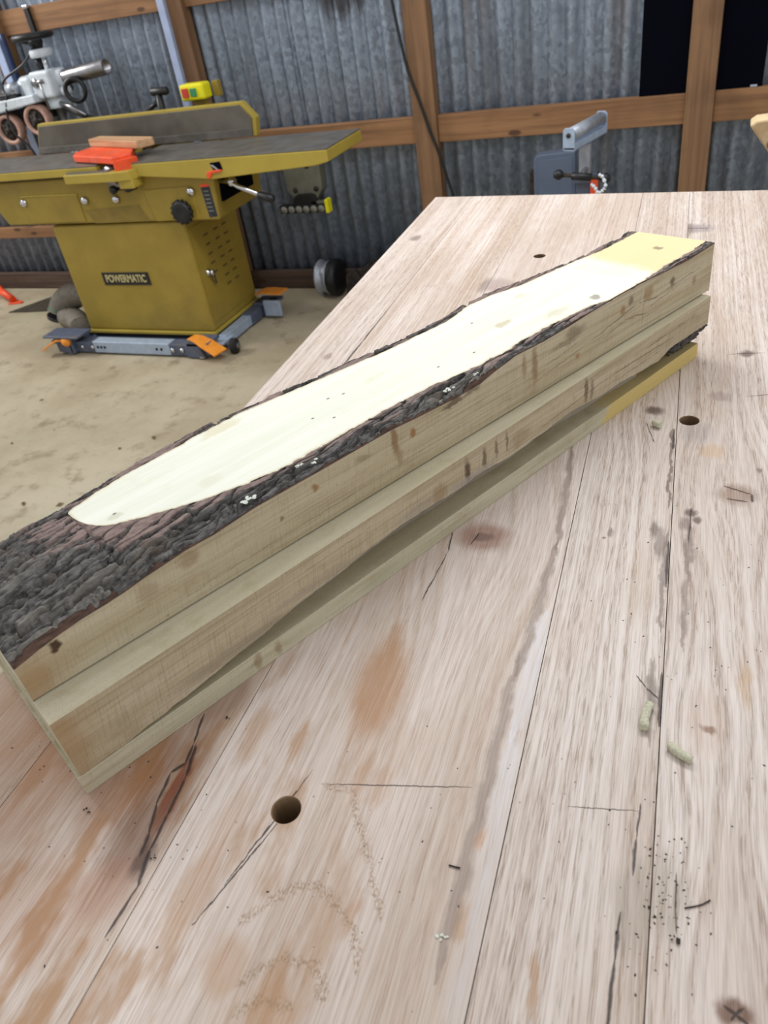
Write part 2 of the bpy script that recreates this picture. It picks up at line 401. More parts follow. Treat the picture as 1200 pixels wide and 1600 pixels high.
mb = MB(); mb.box(-6.0, 4.5, -3.2, 4.0, -0.12, 0.0)
tag(mb.build('floor', M['floor']), kind='structure')

wall = wall_empty('wall_back', 0, 0, -TH, kind='structure')
PITCH, AMP = 0.0677, 0.0120
def sheet(x0, x1, dy, z0, z1):
    n = int(round((x1-x0)/PITCH*10)); mb = MB(); V = []; F = []
    for i in range(n+1):
        x = x0+(x1-x0)*i/n; y = 0.058+dy+AMP*math.cos(2*PI*(x+0.012)/PITCH)
        V += [(x, y, z0), (x, y, z1)]
    for i in range(n): F.append((2*i, 2*i+2, 2*i+3, 2*i+1))
    o = mb.add(V, F, 0, True).build('corrugated_sheet', M['wall'], wall, fix=False)
    s = o.modifiers.new('thickness', 'SOLIDIFY'); s.thickness = 0.0012; s.offset = 1
edges = [-4.9, -4.05, -3.2, -2.35, -1.53, -0.66, 0.17, 1.02, 1.86, 2.7, 3.4]
for i in range(len(edges)-1):
    sheet(edges[i]-0.03, edges[i+1]+0.03, 0.0025*(i % 2), 0.0, 2.5)
def post(u0, u1, z0=0.0, z1=2.5):
    mb = MB().box(u0, u1, -0.022, 0.040, z0, z1); mb.build('post', M['stud'], wall, bev=0.004)
POSTS = [(-3.235, -3.14), (-2.20, -2.105), (-1.165, -1.07), (-0.079, 0.021), (0.990, 1.090), (2.05, 2.15)]
for a, b_ in POSTS: post(a, b_)
def rail(u0, u1, z0, z1, y0=0.0, y1=0.040, m='rail'):
    MB().box(u0, u1, y0, y1, z0+TH, z1+TH).build('rail', M[m], wall, bev=0.003)
gaps = [(-4.9, -3.235), (-3.14, -2.20), (-2.105, -1.165), (-1.07, -0.079), (0.021, 0.990), (1.090, 2.05), (2.15, 3.4)]
for a, b_ in gaps:
    rail(a, b_, -0.221, -0.117); rail(a, b_, 0.386, 0.488); rail(a, b_, -0.855, -0.770, m='sill')
rail(-3.14, -2.20, -0.562, -0.506); rail(-2.105, -1.165, -0.562, -0.506)

# ------------------------------------------------------------------ the bench: planks with dog holes, aprons and legs
bench = empty('workbench', (0, 0, 0), TURN, 'broad oak plank workbench with drilled dog holes in the foreground', 'workbench')
def far_y(x): return 1.691-0.1297*(x+0.505)
HOLES = [(-0.2111, 0.2326), (0.0285, 0.7587), (-0.2152, 1.2883)]
HR = 0.0097
def plank(x0, x1, mat, zoff=0.0):
    """long board; the top is laid out in bands so that each dog hole is cut as a true round hole"""
    y0, z0, z1 = -0.32, TH-0.085, TH+zoff
    g = 0.00035; a, b_ = x0+g, x1-g
    hs = sorted([h for h in HOLES if a < h[0] < b_], key=lambda h: h[1])
    mb = MB(); N = 48
    def ring(z, cx, cy, r): return [(cx+r*math.cos(2*PI*i/N), cy+r*math.sin(2*PI*i/N), z) for i in range(N)]
    for z, flip in ((z1, False), (z0, True)):
        cur = y0
        for hx, hy in hs:
            A, B = hy-0.03, hy+0.03
            mb.add([(a, cur, z), (b_, cur, z), (b_, A, z), (a, A, z)], [(3, 2, 1, 0) if flip else (0, 1, 2, 3)])
            inner = ring(z, hx, hy, HR+(0.0006 if not flip else 0))
            outer = []
            for i in range(N):
                c, s_ = math.cos(2*PI*i/N), math.sin(2*PI*i/N)
                k = min([((b_-hx)/c if c > 1e-9 else (a-hx)/c if c < -1e-9 else 1e9), ((B-hy)/s_ if s_ > 1e-9 else (A-hy)/s_ if s_ < -1e-9 else 1e9)])
                outer.append([hx+k*c, hy+k*s_, z])
            for cx_, cy_ in ((a, A), (b_, A), (b_, B), (a, B)):       # snap the nearest outer point to each corner
                j = min(range(N), key=lambda q: (outer[q][0]-cx_)**2+(outer[q][1]-cy_)**2); outer[j] = [cx_, cy_, z]
            F = [((i, N+i, N+(i+1) % N, (i+1) % N) if not flip else ((i+1) % N, N+(i+1) % N, N+i, i)) for i in range(N)]
            mb.add(inner+[tuple(p) for p in outer], F)
            cur = B
        fy = (far_y(a), far_y(b_))
        mb.add([(a, cur, z), (b_, cur, z), (b_, fy[1], z), (a, fy[0], z)], [(3, 2, 1, 0) if flip else (0, 1, 2, 3)])
    for hx, hy in hs:
        r0, r1, r2 = ring(z1, hx, hy, HR+0.0006), ring(z1-0.0008, hx, hy, HR), ring(z0, hx, hy, HR)
        mb.add(r0+r1+r2, [(k*N+i, k*N+(i+1) % N, (k+1)*N+(i+1) % N, (k+1)*N+i) for k in range(2) for i in range(N)], 1)
    P4 = [(a, y0), (b_, y0), (b_, far_y(b_)), (a, far_y(a))]
    for i in range(4):
        (p, q), (r, s_) = P4[i], P4[(i+1) % 4]
        mb.add([(p, q, z0), (r, s_, z0), (r, s_, z1), (p, q, z1)], [(0, 1, 2, 3)])
    return mb.build('plank', [mat, M['hole']], bench, fix=False)
OAK = []
S = (174, 132, 92)
plank(-0.508, -0.414, mat_oak('oak_a', 0.3, darks=[(-0.4706, 1.411, .010, .014, .6), (-0.45, 0.9, .006, .01, .4)], stains=[(-0.455, 0.29, .08, .10, 0, .65, (172, 124, 84))], cracks=[(-0.4117, 1.1208, -0.4150, 0.95, .0014), (-0.4150, 0.95, -0.4169, 0.8359, .001)], blot_lim=(-0.4, 0.1, 0.3, 0.5), blot=0.6))
plank(-0.414, -0.276, mat_oak('oak_b', 1.1, tan=(176, 140, 104),
    stains=[(-0.405, 0.225, .045, .075, -.1, .62, (170, 118, 76)), (-0.335, 0.235, .026, .055, -.1, .72, (150, 102, 66)), (-0.345, 0.135, .05, .035, 0, .35, (170, 120, 84)), (-0.302, 0.31, .02, .03, 0, .6, (134, 92, 66)), (-0.298, 0.225, .020, .06, .06, .5, (116, 76, 48)), (-0.2945, 0.226, .006, .032, .06, .95, (120, 62, 38)), (-0.305, 0.19, .016, .03, 0, .6, (120, 84, 60)), (-0.300, 0.155, .018, .02, 0, .45, (160, 108, 78))],
    pores=0.7, darks=[(-0.2795, 1.16, .010, .03, .5), (-0.289, 0.178, .006, .013, .85), (-0.372, 1.16, .012, .006, .12)],
    cracks=[(-0.3075, 0.2917, -0.3015, 0.2650, .0009), (-0.3015, 0.2650, -0.2990, 0.2491, .0012), (-0.2990, 0.2491, -0.3052, 0.2400, .0014), (-0.3052, 0.2400, -0.3020, 0.2150, .0011), (-0.3020, 0.2150, -0.2950, 0.1950, .0011), (-0.2950, 0.1950, -0.2915, 0.1790, .0012),
            (-0.2990, 0.2650, -0.2925, 0.2380, .0015), (-0.2925, 0.2380, -0.2898, 0.2100, .0014), (-0.2898, 0.2100, -0.2875, 0.1850, .0012), (-0.2875, 0.1850, -0.2816, 0.1619, .0016), (-0.2816, 0.1619, -0.2836, 0.1300, .0010)],
    blot=0.85, blot_lim=(-0.36, 0.10, 0.22, 0.36)))
plank(-0.276, -0.069, mat_oak('oak_c', 2.6, tan=(180, 150, 124),
    stains=[(-0.1835, 0.345, .0185, .047, .08, .80, (172, 126, 84)), (-0.187, 0.395, .006, .02, .1, .5, S), (-0.1454, 0.5325, .024, .020, 0, .75, (142, 96, 76)), (-0.2835, 0.295, .007, .022, 0, .8, (130, 84, 56)), (-0.2600, 0.285, .009, .025, 0, .5, S), (-0.225, 0.285, .005, .014, 0, .6, S), (-0.17, 0.272, .006, .02, 0, .45, S), (-0.155, 0.265, .006, .014, 0, .4, S), (-0.2632, 1.1604, .022, .028, 0, .5, (140, 112, 108)),
            (-0.205, 0.135, .012, .016, .3, .5, S), (-0.17, 0.12, .012, .018, .3, .55, S), (-0.245, 0.165, .012, .03, 0, .55, S), (-0.245, 0.215, .01, .03, 0, .35, S), (-0.145, 0.18, .004, .012, 0, .6, S), (-0.082, 0.245, .0028, .01, 0, .7, (188, 132, 74)), (-0.083, 0.19, .0028, .012, 0, .6, (176, 130, 80))],
    darks=[(-0.1454, 0.533, .008, .006, .6)],
    whites=[(-0.0745, 0.45, -0.0765, 0.3229, .0075, .62), (-0.0765, 0.3229, -0.0740, 0.13, .007, .6)],
    greys=[(-0.0855, 0.70, -0.0770, 0.52, .0032, .6), (-0.0780, 0.53, -0.0860, 0.37, .0036, .55), (-0.0870, 0.39, -0.0880, 0.16, .0040, .5)],
    cracks=[(-0.1755, 0.5366, -0.1721, 0.5067, .0007), (-0.150, 0.538, -0.1545, 0.520, .0007), (-0.1722, 0.5067, -0.178, 0.44, .0005), (-0.2052, 0.265, -0.228, 0.176, .0005), (-0.2125, 0.222, -0.235, 0.150, .0005), (-0.1917, 0.2566, -0.0960, 0.2765, .0004)],
    warps=[(-0.1454, 0.5325, .055, .10)], blot=0.72, blot_lim=(-0.25, 0.10, 0.12, 0.26), pores=0.5, arcs=[(-0.2079, 0.1555, -0.1969, 0.1717), (-0.1969, 0.1717, -0.1876, 0.184), (-0.1876, 0.184, -0.1784, 0.1903), (-0.1784, 0.1903, -0.1678, 0.1922), (-0.1678, 0.1922, -0.1537, 0.1829), (-0.1537, 0.1829, -0.1419, 0.173), (-0.1419, 0.173, -0.1295, 0.1519), (-0.1944, 0.1259, -0.1858, 0.1366), (-0.1858, 0.1366, -0.1746, 0.1465), (-0.1746, 0.1465, -0.1601, 0.1497), (-0.1601, 0.1497, -0.1496, 0.1431), (-0.1496, 0.1431, -0.143, 0.1335), (-0.1938, 0.2558, -0.17, 0.2544), (-0.17, 0.2544, -0.1551, 0.2256), (-0.1551, 0.2256, -0.1423, 0.2076), (-0.1423, 0.2076, -0.1263, 0.1807), (-0.1894, 0.1128, -0.1732, 0.1268), (-0.1732, 0.1268, -0.1593, 0.1259)]))
plank(-0.069, 0.0165, mat_oak('oak_d', 4.2, base=(203,187,174), pale=(221,209,200), tan=(172,148,128),
    stains=[(-0.004, 0.49, .012, .05, 0, .3, (176, 150, 122)), (-0.038, 0.17, .003, .016, .1, .6, S), (0.009, 0.225, .013, .028, 0, .45, (150, 138, 122))],
    darks=[(-0.0078, 0.7766, .009, .009, .9), (-0.044, 0.865, .004, .006, .6), (0.003, 0.565, .004, .012, .7), (0.0085, 0.545, .004, .02, .6), (-0.035, 0.555, .0025, .006, .6), (0.010, 0.378, .004, .015, .4), (-0.040, 0.548, .0015, .002, .8)],
    greys=[(0.0125, 0.74, 0.0128, 0.60, .0016, .9), (0.0135, 0.56, 0.0115, 0.44, .0022, .7), (0.0090, 0.41, 0.0110, 0.33, .0022, .55), (-0.0555, 0.597, -0.018, 0.600, .0005, .5)],
    cracks=[(0.0078, 0.2894, 0.0061, 0.2653, .0006), (0.0061, 0.2653, 0.0058, 0.2420, .0009), (0.0012, 0.2195, 0.0001, 0.1935, .0008), (0.0001, 0.1935, -0.0008, 0.1500, .0010), (-0.0022, 0.3924, 0.0058, 0.3819, .0005), (0.0058, 0.3819, 0.0147, 0.3733, .0006), (0.0135, 0.74, 0.0140, 0.70, .0012), (0.0150, 0.55, 0.0150, 0.49, .0010), (0.0155, 0.3986, 0.0156, 0.35, .0012), (-0.015, 0.75, -0.004, 0.71, .0005), (-0.036, 0.2768, 0.0068, 0.2840, .0003)],
    warps=[(-0.0078, 0.7766, .03, .07)], blot=0.12))
plank(0.0165, 0.160, mat_oak('oak_e', 6.7, base=(203,187,174), pale=(222,210,201), tan=(170,147,130),
    stains=[(0.0505, 0.700, .012, .012, 0, .45, (196, 154, 106)), (0.0716, 0.6283, .016, .015, 0, .75, (138, 106, 84)), (0.0593, 0.813, .010, .010, 0, .6, (140, 118, 112)), (0.0456, 0.3541, .004, .004, 0, .95, (112, 72, 54)), (0.0585, 0.1833, .008, .007, 0, .95, (110, 76, 56)), (0.032, 1.4007, .024, .022, 0, .6, (128, 116, 118)), (0.045, 0.36, .012, .03, 0, .3, (186, 150, 122)), (0.024, 0.234, .012, .022, 0, .45, (150, 136, 118)), (0.07, 0.40, .004, .02, 0, .4, (190, 150, 96)), (0.035, 0.735, .016, .02, 0, .45, (150, 140, 140))],
    darks=[(0.0326, 0.5953, .0045, .006, .9), (0.038, 0.5845, .004, .005, .85), (0.0911, 0.9231, .008, .009, .8), (0.028, 0.578, .004, .010, .6), (0.120, 0.93, .006, .012, .4), (0.092, 0.67, .003, .004, .6)],
    greys=[(0.0310, 0.575, 0.0312, 0.5200, .0035, .7), (0.0312, 0.5200, 0.0290, 0.4300, .0030, .6), (0.12, 1.0, 0.118, 0.82, .0008, .5), (0.020, 1.43, 0.018, 1.36, .005, .5)],
    cracks=[(0.0600, 0.6400, 0.0840, 0.6290, .0009), (0.0620, 0.6200, 0.0800, 0.6170, .0009), (0.0840, 0.6290, 0.0835, 0.6170, .0011), (0.0530, 0.1860, 0.0640, 0.1800, .0008), (0.0560, 0.1800, 0.0620, 0.1870, .0008), (0.0290, 0.2500, 0.0300, 0.2150, .0004), (0.085, 0.815, 0.14, 0.83, .0005), (0.07, 0.92, 0.11, 0.925, .0006), (0.0325, 0.6000, 0.0312, 0.5500, .0006), (0.012, 1.405, 0.05, 1.400, .0012)],
    warps=[(0.0716, 0.6283, .045, .10), (0.0585, 0.1833, .03, .06), (0.0456, 0.3541, .02, .05)], blot=0.14))
plank(0.160, 0.310, mat_oak('oak_f', 8.1, base=(204,189,176), pale=(222,211,203), tan=(174,150,132)))
plank(0.310, 0.460, mat_oak('oak_g', 9.4))
for x0, x1, y0, y1 in ((-0.44, 0.40, -0.22, -0.18), (-0.44, 0.40, 1.42, 1.46), (-0.44, -0.40, -0.18, 1.42), (0.36, 0.40, -0.18, 1.42)):
    MB().box(x0, x1, y0, y1, TH-0.20, TH-0.085).build('apron', M['apron'], bench, bev=0.003)
for x0, y0 in ((-0.40, -0.18), (0.27, -0.18), (-0.40, 1.33), (0.27, 1.33)):
    MB().box(x0, x0+0.09, y0, y0+0.09, 0, TH-0.085).build('leg', M['apron'], bench, bev=0.004)

# ------------------------------------------------------------------ numpy noise for the bark
def hash2(ix, iy, seed):
    h = np.sin(ix*127.1+iy*311.7+seed*74.7)*43758.5453
    return h-np.floor(h)
def vnoise(x, y, seed=0.0):
    ix, iy = np.floor(x), np.floor(y); fx, fy = x-ix, y-iy
    fx = fx*fx*(3-2*fx); fy = fy*fy*(3-2*fy)
    a, b_, c, d_ = hash2(ix, iy, seed), hash2(ix+1, iy, seed), hash2(ix, iy+1, seed), hash2(ix+1, iy+1, seed)
    return (a*(1-fx)+b_*fx)*(1-fy)+(c*(1-fx)+d_*fx)*fy
def fbm(x, y, seed=0.0, o=4):
    s, a, t = 0, 0.5, 0
    for i in range(o): s = s+a*vnoise(x*2**i, y*2**i, seed+i*3.1); t += a; a *= 0.5
    return s/t
def worley(x, y, seed=0.0):
    ix, iy = np.floor(x), np.floor(y); f1 = np.full(x.shape, 9.0); f2 = f1.copy(); cid = np.zeros(x.shape)
    for dx in (-1, 0, 1):
        for dy in (-1, 0, 1):
            cx, cy = ix+dx, iy+dy
            px = cx+0.5+0.85*(hash2(cx, cy, seed)-0.5); py = cy+0.5+0.85*(hash2(cx, cy, seed+5.3)-0.5)
            d_ = np.hypot(px-x, py-y); new = d_ < f1
            f2 = np.where(new, f1, np.minimum(f2, d_)); cid = np.where(new, hash2(cx, cy, seed+9.1), cid); f1 = np.where(new, d_, f1)
    return f1, f2, cid
def sstep(a, b_, x):
    t = np.clip((x-a)/(b_-a), 0, 1); return t*t*(3-2*t)

# ------------------------------------------------------------------ the three slabs (s along, t back from the front edge, z up)
SO = RT @ Vector((-0.35587, 0.21013, TH)); SR = math.radians(60.86)+TURN
def slab_empty(name, label): return empty(name, SO, SR, label, 'lumber slab', 'rough sawn slabs stacked on the bench')
ZT = 0.1305; ZB = 0.0737; ZM = 0.0185
def interp(pts, s): a = np.array(pts); return np.interp(s, a[:, 0], a[:, 1])
BFs = [(-0.01,0.103),(0.004,0.1055),(0.022,0.1095),(0.0391,0.1123),(0.0537,0.1138),(0.0716,0.1144),(0.086,0.1155),(0.101,0.1176),(0.1352,0.1206),(0.1582,0.1204),(0.1968,0.1235),(0.2571,0.1235),(0.3329,0.124),(0.3604,0.122),(0.4088,0.1198),(0.44,0.12),(0.4581,0.1238),(0.4879,0.1281),(0.5289,0.1267),(0.5643,0.1275),(0.5941,0.129),(0.6378,0.1304),(0.6828,0.1304),(0.726,0.1282),(0.7726,0.1265),(0.8219,0.129)]
CFs = [(0.0935,0.1290),(0.0940,0.1210),(0.0952,0.1120),(0.0978,0.1030),(0.1020,0.0945),(0.1089,0.0870),(0.1201,0.0800),(0.1491,0.0654),(0.18,0.0526),(0.2198,0.0431),(0.2411,0.0400),(0.2804,0.0395),(0.345,0.0402),(0.3995,0.0362),(0.4528,0.0279),(0.49,0.0253),(0.5096,0.0276),(0.5451,0.0268),(0.5783,0.0236),(0.6066,0.0213),(0.635,0.0125),(0.6828,0.0112),(0.7365,0.0153),(0.7832,0.014),(0.8266,0.0155)]
CBs = [(0.0935,0.1292),(0.0945,0.1312),(0.0970,0.1332),(0.1006,0.1348),(0.1056,0.1355),(0.1219,0.1401),(0.1525,0.1443),(0.1998,0.146),(0.2165,0.1483),(0.2676,0.1493),(0.3172,0.1428),(0.3699,0.136),(0.4258,0.1287),(0.5111,0.1242),(0.5512,0.1332),(0.5863,0.1307),(0.6224,0.1205),(0.6605,0.117),(0.7146,0.1116),(0.7526,0.1052),(0.8249,0.1043)]
SBs = [(0,0.160),(0.0484,0.158),(0.1096,0.160),(0.1653,0.1615),(0.22,0.162),(0.2641,0.160),(0.3204,0.155),(0.3771,0.152),(0.4179,0.149),(0.5246,0.143),(0.5592,0.148),(0.5934,0.144),(0.6637,0.126),(0.7257,0.119),(0.7884,0.119),(0.8216,0.122)]
def tf_(s): return 0.02833-0.0270*(np.asarray(s)-0.00287)
S0, S1 = 0.0027, 0.8255

def slab_wood(nt, p, ax, c1, c2, sc=1.0):
    """end-matched pale poplar-like wood with fine long grain along s"""
    s, t, z = nt.sep(p); a = t if ax == 't' else z
    n1 = nt.noise(nt.comb(nt.mul(s, 9.0), nt.mul(a, 420.0*sc), 1.3), 1.0, 3, 0.6)
    n2 = nt.noise(nt.comb(nt.mul(s, 5.0), nt.mul(a, 60.0), 4.0), 1.0, 3, 0.55)
    col = nt.mix(nt.smooth(n2, 0.3, 0.7), srgb(*c1), srgb(*c2))
    return col, n1

def mat_cream():
    m, nt, b = new_mat('planed_cream_face'); p = tex_obj(nt); s, t, z = nt.sep(p)
    col, n1 = slab_wood(nt, p, 't', (229,230,212), (238,239,225))
    col = nt.mix(nt.mul(nt.smooth(n1, 0.45, 0.75), 0.35), col, srgb(218, 212, 184))
    jit = nt.noise(nt.vm('MULTIPLY', p, (60, 60, 0)), 1.0, 3, 0.6, col=True)
    pj = nt.vm('ADD', p, nt.vm('MULTIPLY', nt.vm('SUBTRACT', jit, (0.5, 0.5, 0.5)), (0.022, 0.012, 0)))
    sj, tj, _ = nt.sep(pj)
    yel = nt.smooth(nt.add(sj, nt.mul(tj, -0.12)), 0.700, 0.728)
    col = nt.mix(nt.mul(yel, 0.85), col, srgb(232, 209, 152))
    stain = nt.noise(nt.vm('MULTIPLY', p, (22, 34, 0)), 1.0, 4, 0.6)
    col = nt.mix(nt.mul(nt.smooth(stain, 0.58, 0.78), 0.35), col, srgb(216, 206, 164))
    for cx, cy, rx, ry, am, c in ((0.24,.140,.02,.007,.6,(216,204,166)), (.115,.094,.006,.004,.4,(180,170,140)), (.190,.074,.010,.006,.3,(208,200,170)),
                                  (.632,.030,.006,.006,.8,(150,140,126)), (.785,.052,.006,.0055,.85,(140,126,104)), (.535,.069,.010,.004,.6,(190,172,132)), (.585,.04,.016,.006,.4,(196,184,150)), (.60,.10,.006,.005,.4,(200,186,150)), (.70,.07,.012,.05,.18,(214,200,160))):
        col = nt.mix(nt.mul(nt.group(SPOT, pj, cx, cy, rx, ry, 0.0, 0.4), am), col, srgb(*c))
    for cx, cy in ((.300,.083), (.312,.068), (.331,.100), (.345,.095), (.118,.098), (.47,.05), (.43,.058), (.115,.083), (.52,.098)):
        col = nt.mix(nt.mul(nt.group(SPOT, p, cx, cy, .0016, .0011, 0.0, 0.3), 0.8), col, srgb(70, 58, 44))
    ed = nt.node('ShaderNodeAttribute'); ed.attribute_name = 'edge'          # tan line where the wood meets the bark
    col = nt.mix(nt.mul(ed.outputs['Fac'], 0.75), col, srgb(206, 190, 152))
    nt.set(b.inputs['Base Color'], col); b.inputs['Roughness'].default_value = 0.6; b.inputs['Specular IOR Level'].default_value = 0.35
    bump(nt, b, n1, 0.12, 0.0005)
    return m

def mat_front(name, c1, c2, spots=(), cracks=(), yellow=None, saw=1.0):
    """band-sawn long face: s along, z up, cross-wise saw ridges"""
    m, nt, b = new_mat(name); p = tex_obj(nt); s, t, z = nt.sep(p)
    q = nt.comb(s, z, 0.0)
    col, n1 = slab_wood(nt, p, 'z', c1, c2)
    jit = nt.noise(nt.vm('MULTIPLY', q, (80, 160, 0)), 1.0, 3, 0.65, col=True)
    qj = nt.vm('ADD', q, nt.vm('MULTIPLY', nt.vm('SUBTRACT', jit, (0.5, 0.5, 0.5)), (0.008, 0.012, 0)))
    qc = nt.vm('ADD', q, nt.vm('MULTIPLY', nt.vm('SUBTRACT', jit, (0.5, 0.5, 0.5)), (0.003, 0.005, 0)))
    sw = nt.noise(nt.comb(nt.mul(nt.add(s, nt.mul(z, -0.16)), 900.0), nt.mul(z, 30.0), 2.0), 1.0, 2, 0.6)
    swl = nt.noise(nt.comb(nt.mul(s, 34.0), nt.mul(z, 46.0), 7.0), 1.0, 4, 0.62)
    col = nt.mix(nt.mul(nt.smooth(n1, 0.45, 0.72), 0.42), col, srgb(c1[0]*.78, c1[1]*.74, c1[2]*.68))
    col = nt.mix(nt.mul(nt.smooth(sw, 0.48, 0.72), 0.22*saw), col, srgb(c1[0]*.70, c1[1]*.66, c1[2]*.58))
    col = nt.mix(nt.mul(nt.smooth(swl, 0.52, 0.75), 0.30), col, srgb(c1[0]*.80, c1[1]*.72, c1[2]*.58))
    if yellow is not None:
        col = nt.mix(nt.mul(nt.smooth(nt.add(nt.sep(qj)[0], nt.mul(z, -0.9)), yellow, yellow+0.012), 0.8), col, srgb(206, 180, 102))
    for cx, cy, rx, ry, am, c in spots:
        col = nt.mix(nt.mul(nt.group(SPOT, qj, cx, cy, rx, ry, 0.0, 0.5), am), col, srgb(*c))
    for ax, ay, bx, by, w, am in cracks:
        col = nt.mix(nt.mul(nt.group(CRACK, qc, ax, ay, bx, by, w), am), col, srgb(84, 72, 54))
    spk = nt.noise(nt.comb(nt.mul(s, 420.0), nt.mul(z, 420.0), 3.0), 1.0, 3, 0.65)
    col = nt.mix(nt.mul(nt.smooth(spk, 0.60, 0.72), 0.45), col, srgb(c1[0]*.56, c1[1]*.52, c1[2]*.44))
    # left ends are browner, as left by weather
    col = nt.mix(nt.mul(nt.group(SPOT, qj, 0.0, 0.085, 0.030, 0.06, 0.0, 0.9), 0.35), col, srgb(156, 122, 78))
    nt.set(b.inputs['Base Color'], col); b.inputs['Roughness'].default_value = 0.72; b.inputs['Specular IOR Level'].default_value = 0.25
    bump(nt, b, nt.add(nt.mul(sw, 0.8), nt.mul(n1, 0.5)), 0.35, 0.0007)
    return m

def mat_sawn(name, c1, c2, yellow=None):
    """rough flat faces and ends"""
    m, nt, b = new_mat(name); p = tex_obj(nt); s, t, z = nt.sep(p)
    col, n1 = slab_wood(nt, p, 't', c1, c2, 0.6)
    n3 = nt.noise(p, 900, 3, 0.7); n4 = nt.noise(p, 40, 4, 0.6)
    col = nt.mix(nt.mul(nt.smooth(n3, 0.56, 0.7), 0.45), col, srgb(c1[0]*.66, c1[1]*.62, c1[2]*.55))
    col = nt.mix(nt.mul(nt.smooth(n4, 0.5, 0.75), 0.35), col, srgb(c1[0]*.82, c1[1]*.78, c1[2]*.68))
    if yellow is not None: col = nt.mix(nt.mul(nt.smooth(s, yellow, yellow+0.03), 0.6), col, srgb(190, 166, 100))
    nt.set(b.inputs['Base Color'], col); b.inputs['Roughness'].default_value = 0.8; b.inputs['Specular IOR Level'].default_value = 0.2
    bump(nt, b, n3, 0.5, 0.0008)
    return m

def mat_bark():
    m, nt, b = new_mat('ridged_grey_bark'); p = tex_obj(nt); s, t, z = nt.sep(p)
    n1 = nt.noise(nt.vm('MULTIPLY', p, (120, 260, 260)), 1.0, 5, 0.65); n2 = nt.noise(nt.vm('MULTIPLY', p, (40, 60, 60)), 1.0, 4, 0.6)
    n3 = nt.noise(p, 1600, 3, 0.7)
    col = nt.mix(nt.smooth(n1, 0.32, 0.68), srgb(62, 59, 57), srgb(122, 119, 116))
    col = nt.mix(nt.mul(nt.smooth(n2, 0.55, 0.72), 0.5), col, srgb(120, 104, 86))
    col = nt.mix(nt.mul(nt.smooth(n3, 0.62, 0.7), 0.5), col, srgb(176, 174, 166))
    tn = nt.node('ShaderNodeAttribute'); tn.attribute_name = 'tone'        # each plate has a tone of its own
    col = nt.mix(nt.mul(nt.smooth(tn.outputs['Fac'], 0.45, 0.85), 0.45), col, srgb(140, 132, 122))
    col = nt.mix(nt.mul(nt.smooth(tn.outputs['Fac'], 0.45, 0.15), 0.40), col, srgb(50, 46, 45))
    # bark that the planer has skimmed shows purple-brown inner bark
    pl = nt.node('ShaderNodeAttribute'); pl.attribute_name = 'planed'
    inner = nt.mix(nt.smooth(n1, 0.3, 0.7), srgb(116, 97, 92), srgb(150, 131, 124))
    col = nt.mix(pl.outputs['Fac'], col, inner)
    nt.set(b.inputs['Base Color'], col); b.inputs['Roughness'].default_value = 0.85; b.inputs['Specular IOR Level'].default_value = 0.2
    bump(nt, b, nt.add(n1, nt.mul(n3, 0.5)), 0.5, 0.0012)
    return m
def mat_innerbark():
    m, nt, b = new_mat('cut_inner_bark'); p = tex_obj(nt)
    n = nt.noise(nt.vm('MULTIPLY', p, (90, 300, 300)), 1.0, 4, 0.6)
    nt.set(b.inputs['Base Color'], nt.mix(nt.smooth(n, 0.3, 0.7), srgb(62, 46, 38), srgb(104, 80, 68)))
    b.inputs['Roughness'].default_value = 0.85; bump(nt, b, n, 0.4, 0.001)
    return m
CREAM = mat_cream(); BARK = mat_bark(); INNER = mat_innerbark()
BR = (120, 84, 46); DB = (76, 58, 38); OR = (140, 98, 56)
FRONT_T = mat_front('top_slab_front', (174,160,130), (190,178,152),
    spots=[(.335,.112,.0035,.014,.7,BR), (.338,.095,.003,.008,.4,BR), (.515,.108,.004,.018,.6,BR), (.50,.112,.003,.012,.45,BR), (.356,.110,.003,.004,.85,OR), (.250,.112,.003,.0025,.8,OR), (.215,.101,.002,.002,.6,DB), (.031,.106,.0035,.004,1,(40,30,26)), (.010,.086,.010,.014,.35,(150,104,52)), (.405,.116,.014,.003,.75,DB), (.43,.118,.010,.0025,.6,DB), (.30,.113,.008,.003,.35,DB), (.575,.119,.014,.005,.5,DB), (.56,.112,.02,.003,.4,DB), (.655,.112,.004,.005,.7,(140,102,62)), (.668,.117,.004,.004,.6,DB), (.70,.114,.008,.007,.6,(140,104,60)), (.745,.112,.004,.006,.7,DB), (.58,.090,.003,.004,.6,OR), (.79,.098,.004,.004,.5,BR), (.135,.112,.008,.006,.4,BR), (.10,.105,.008,.008,.3,BR)],
    cracks=[(.60,.098,.68,.110,.0008,.6), (.68,.110,.72,.104,.0007,.5), (.62,.093,.66,.098,.0006,.5), (.66,.100,.70,.093,.0007,.6), (.70,.105,.80,.110,.0006,.5), (.50,.088,.60,.098,.0005,.4), (.70,.098,.76,.104,.0005,.5), (.53,.10,.58,.105,.0005,.4), (.09,.083,.45,.090,.0004,.35), (.45,.088,.52,.087,.0004,.3), (.69,.080,.695,.126,.0004,.5)])
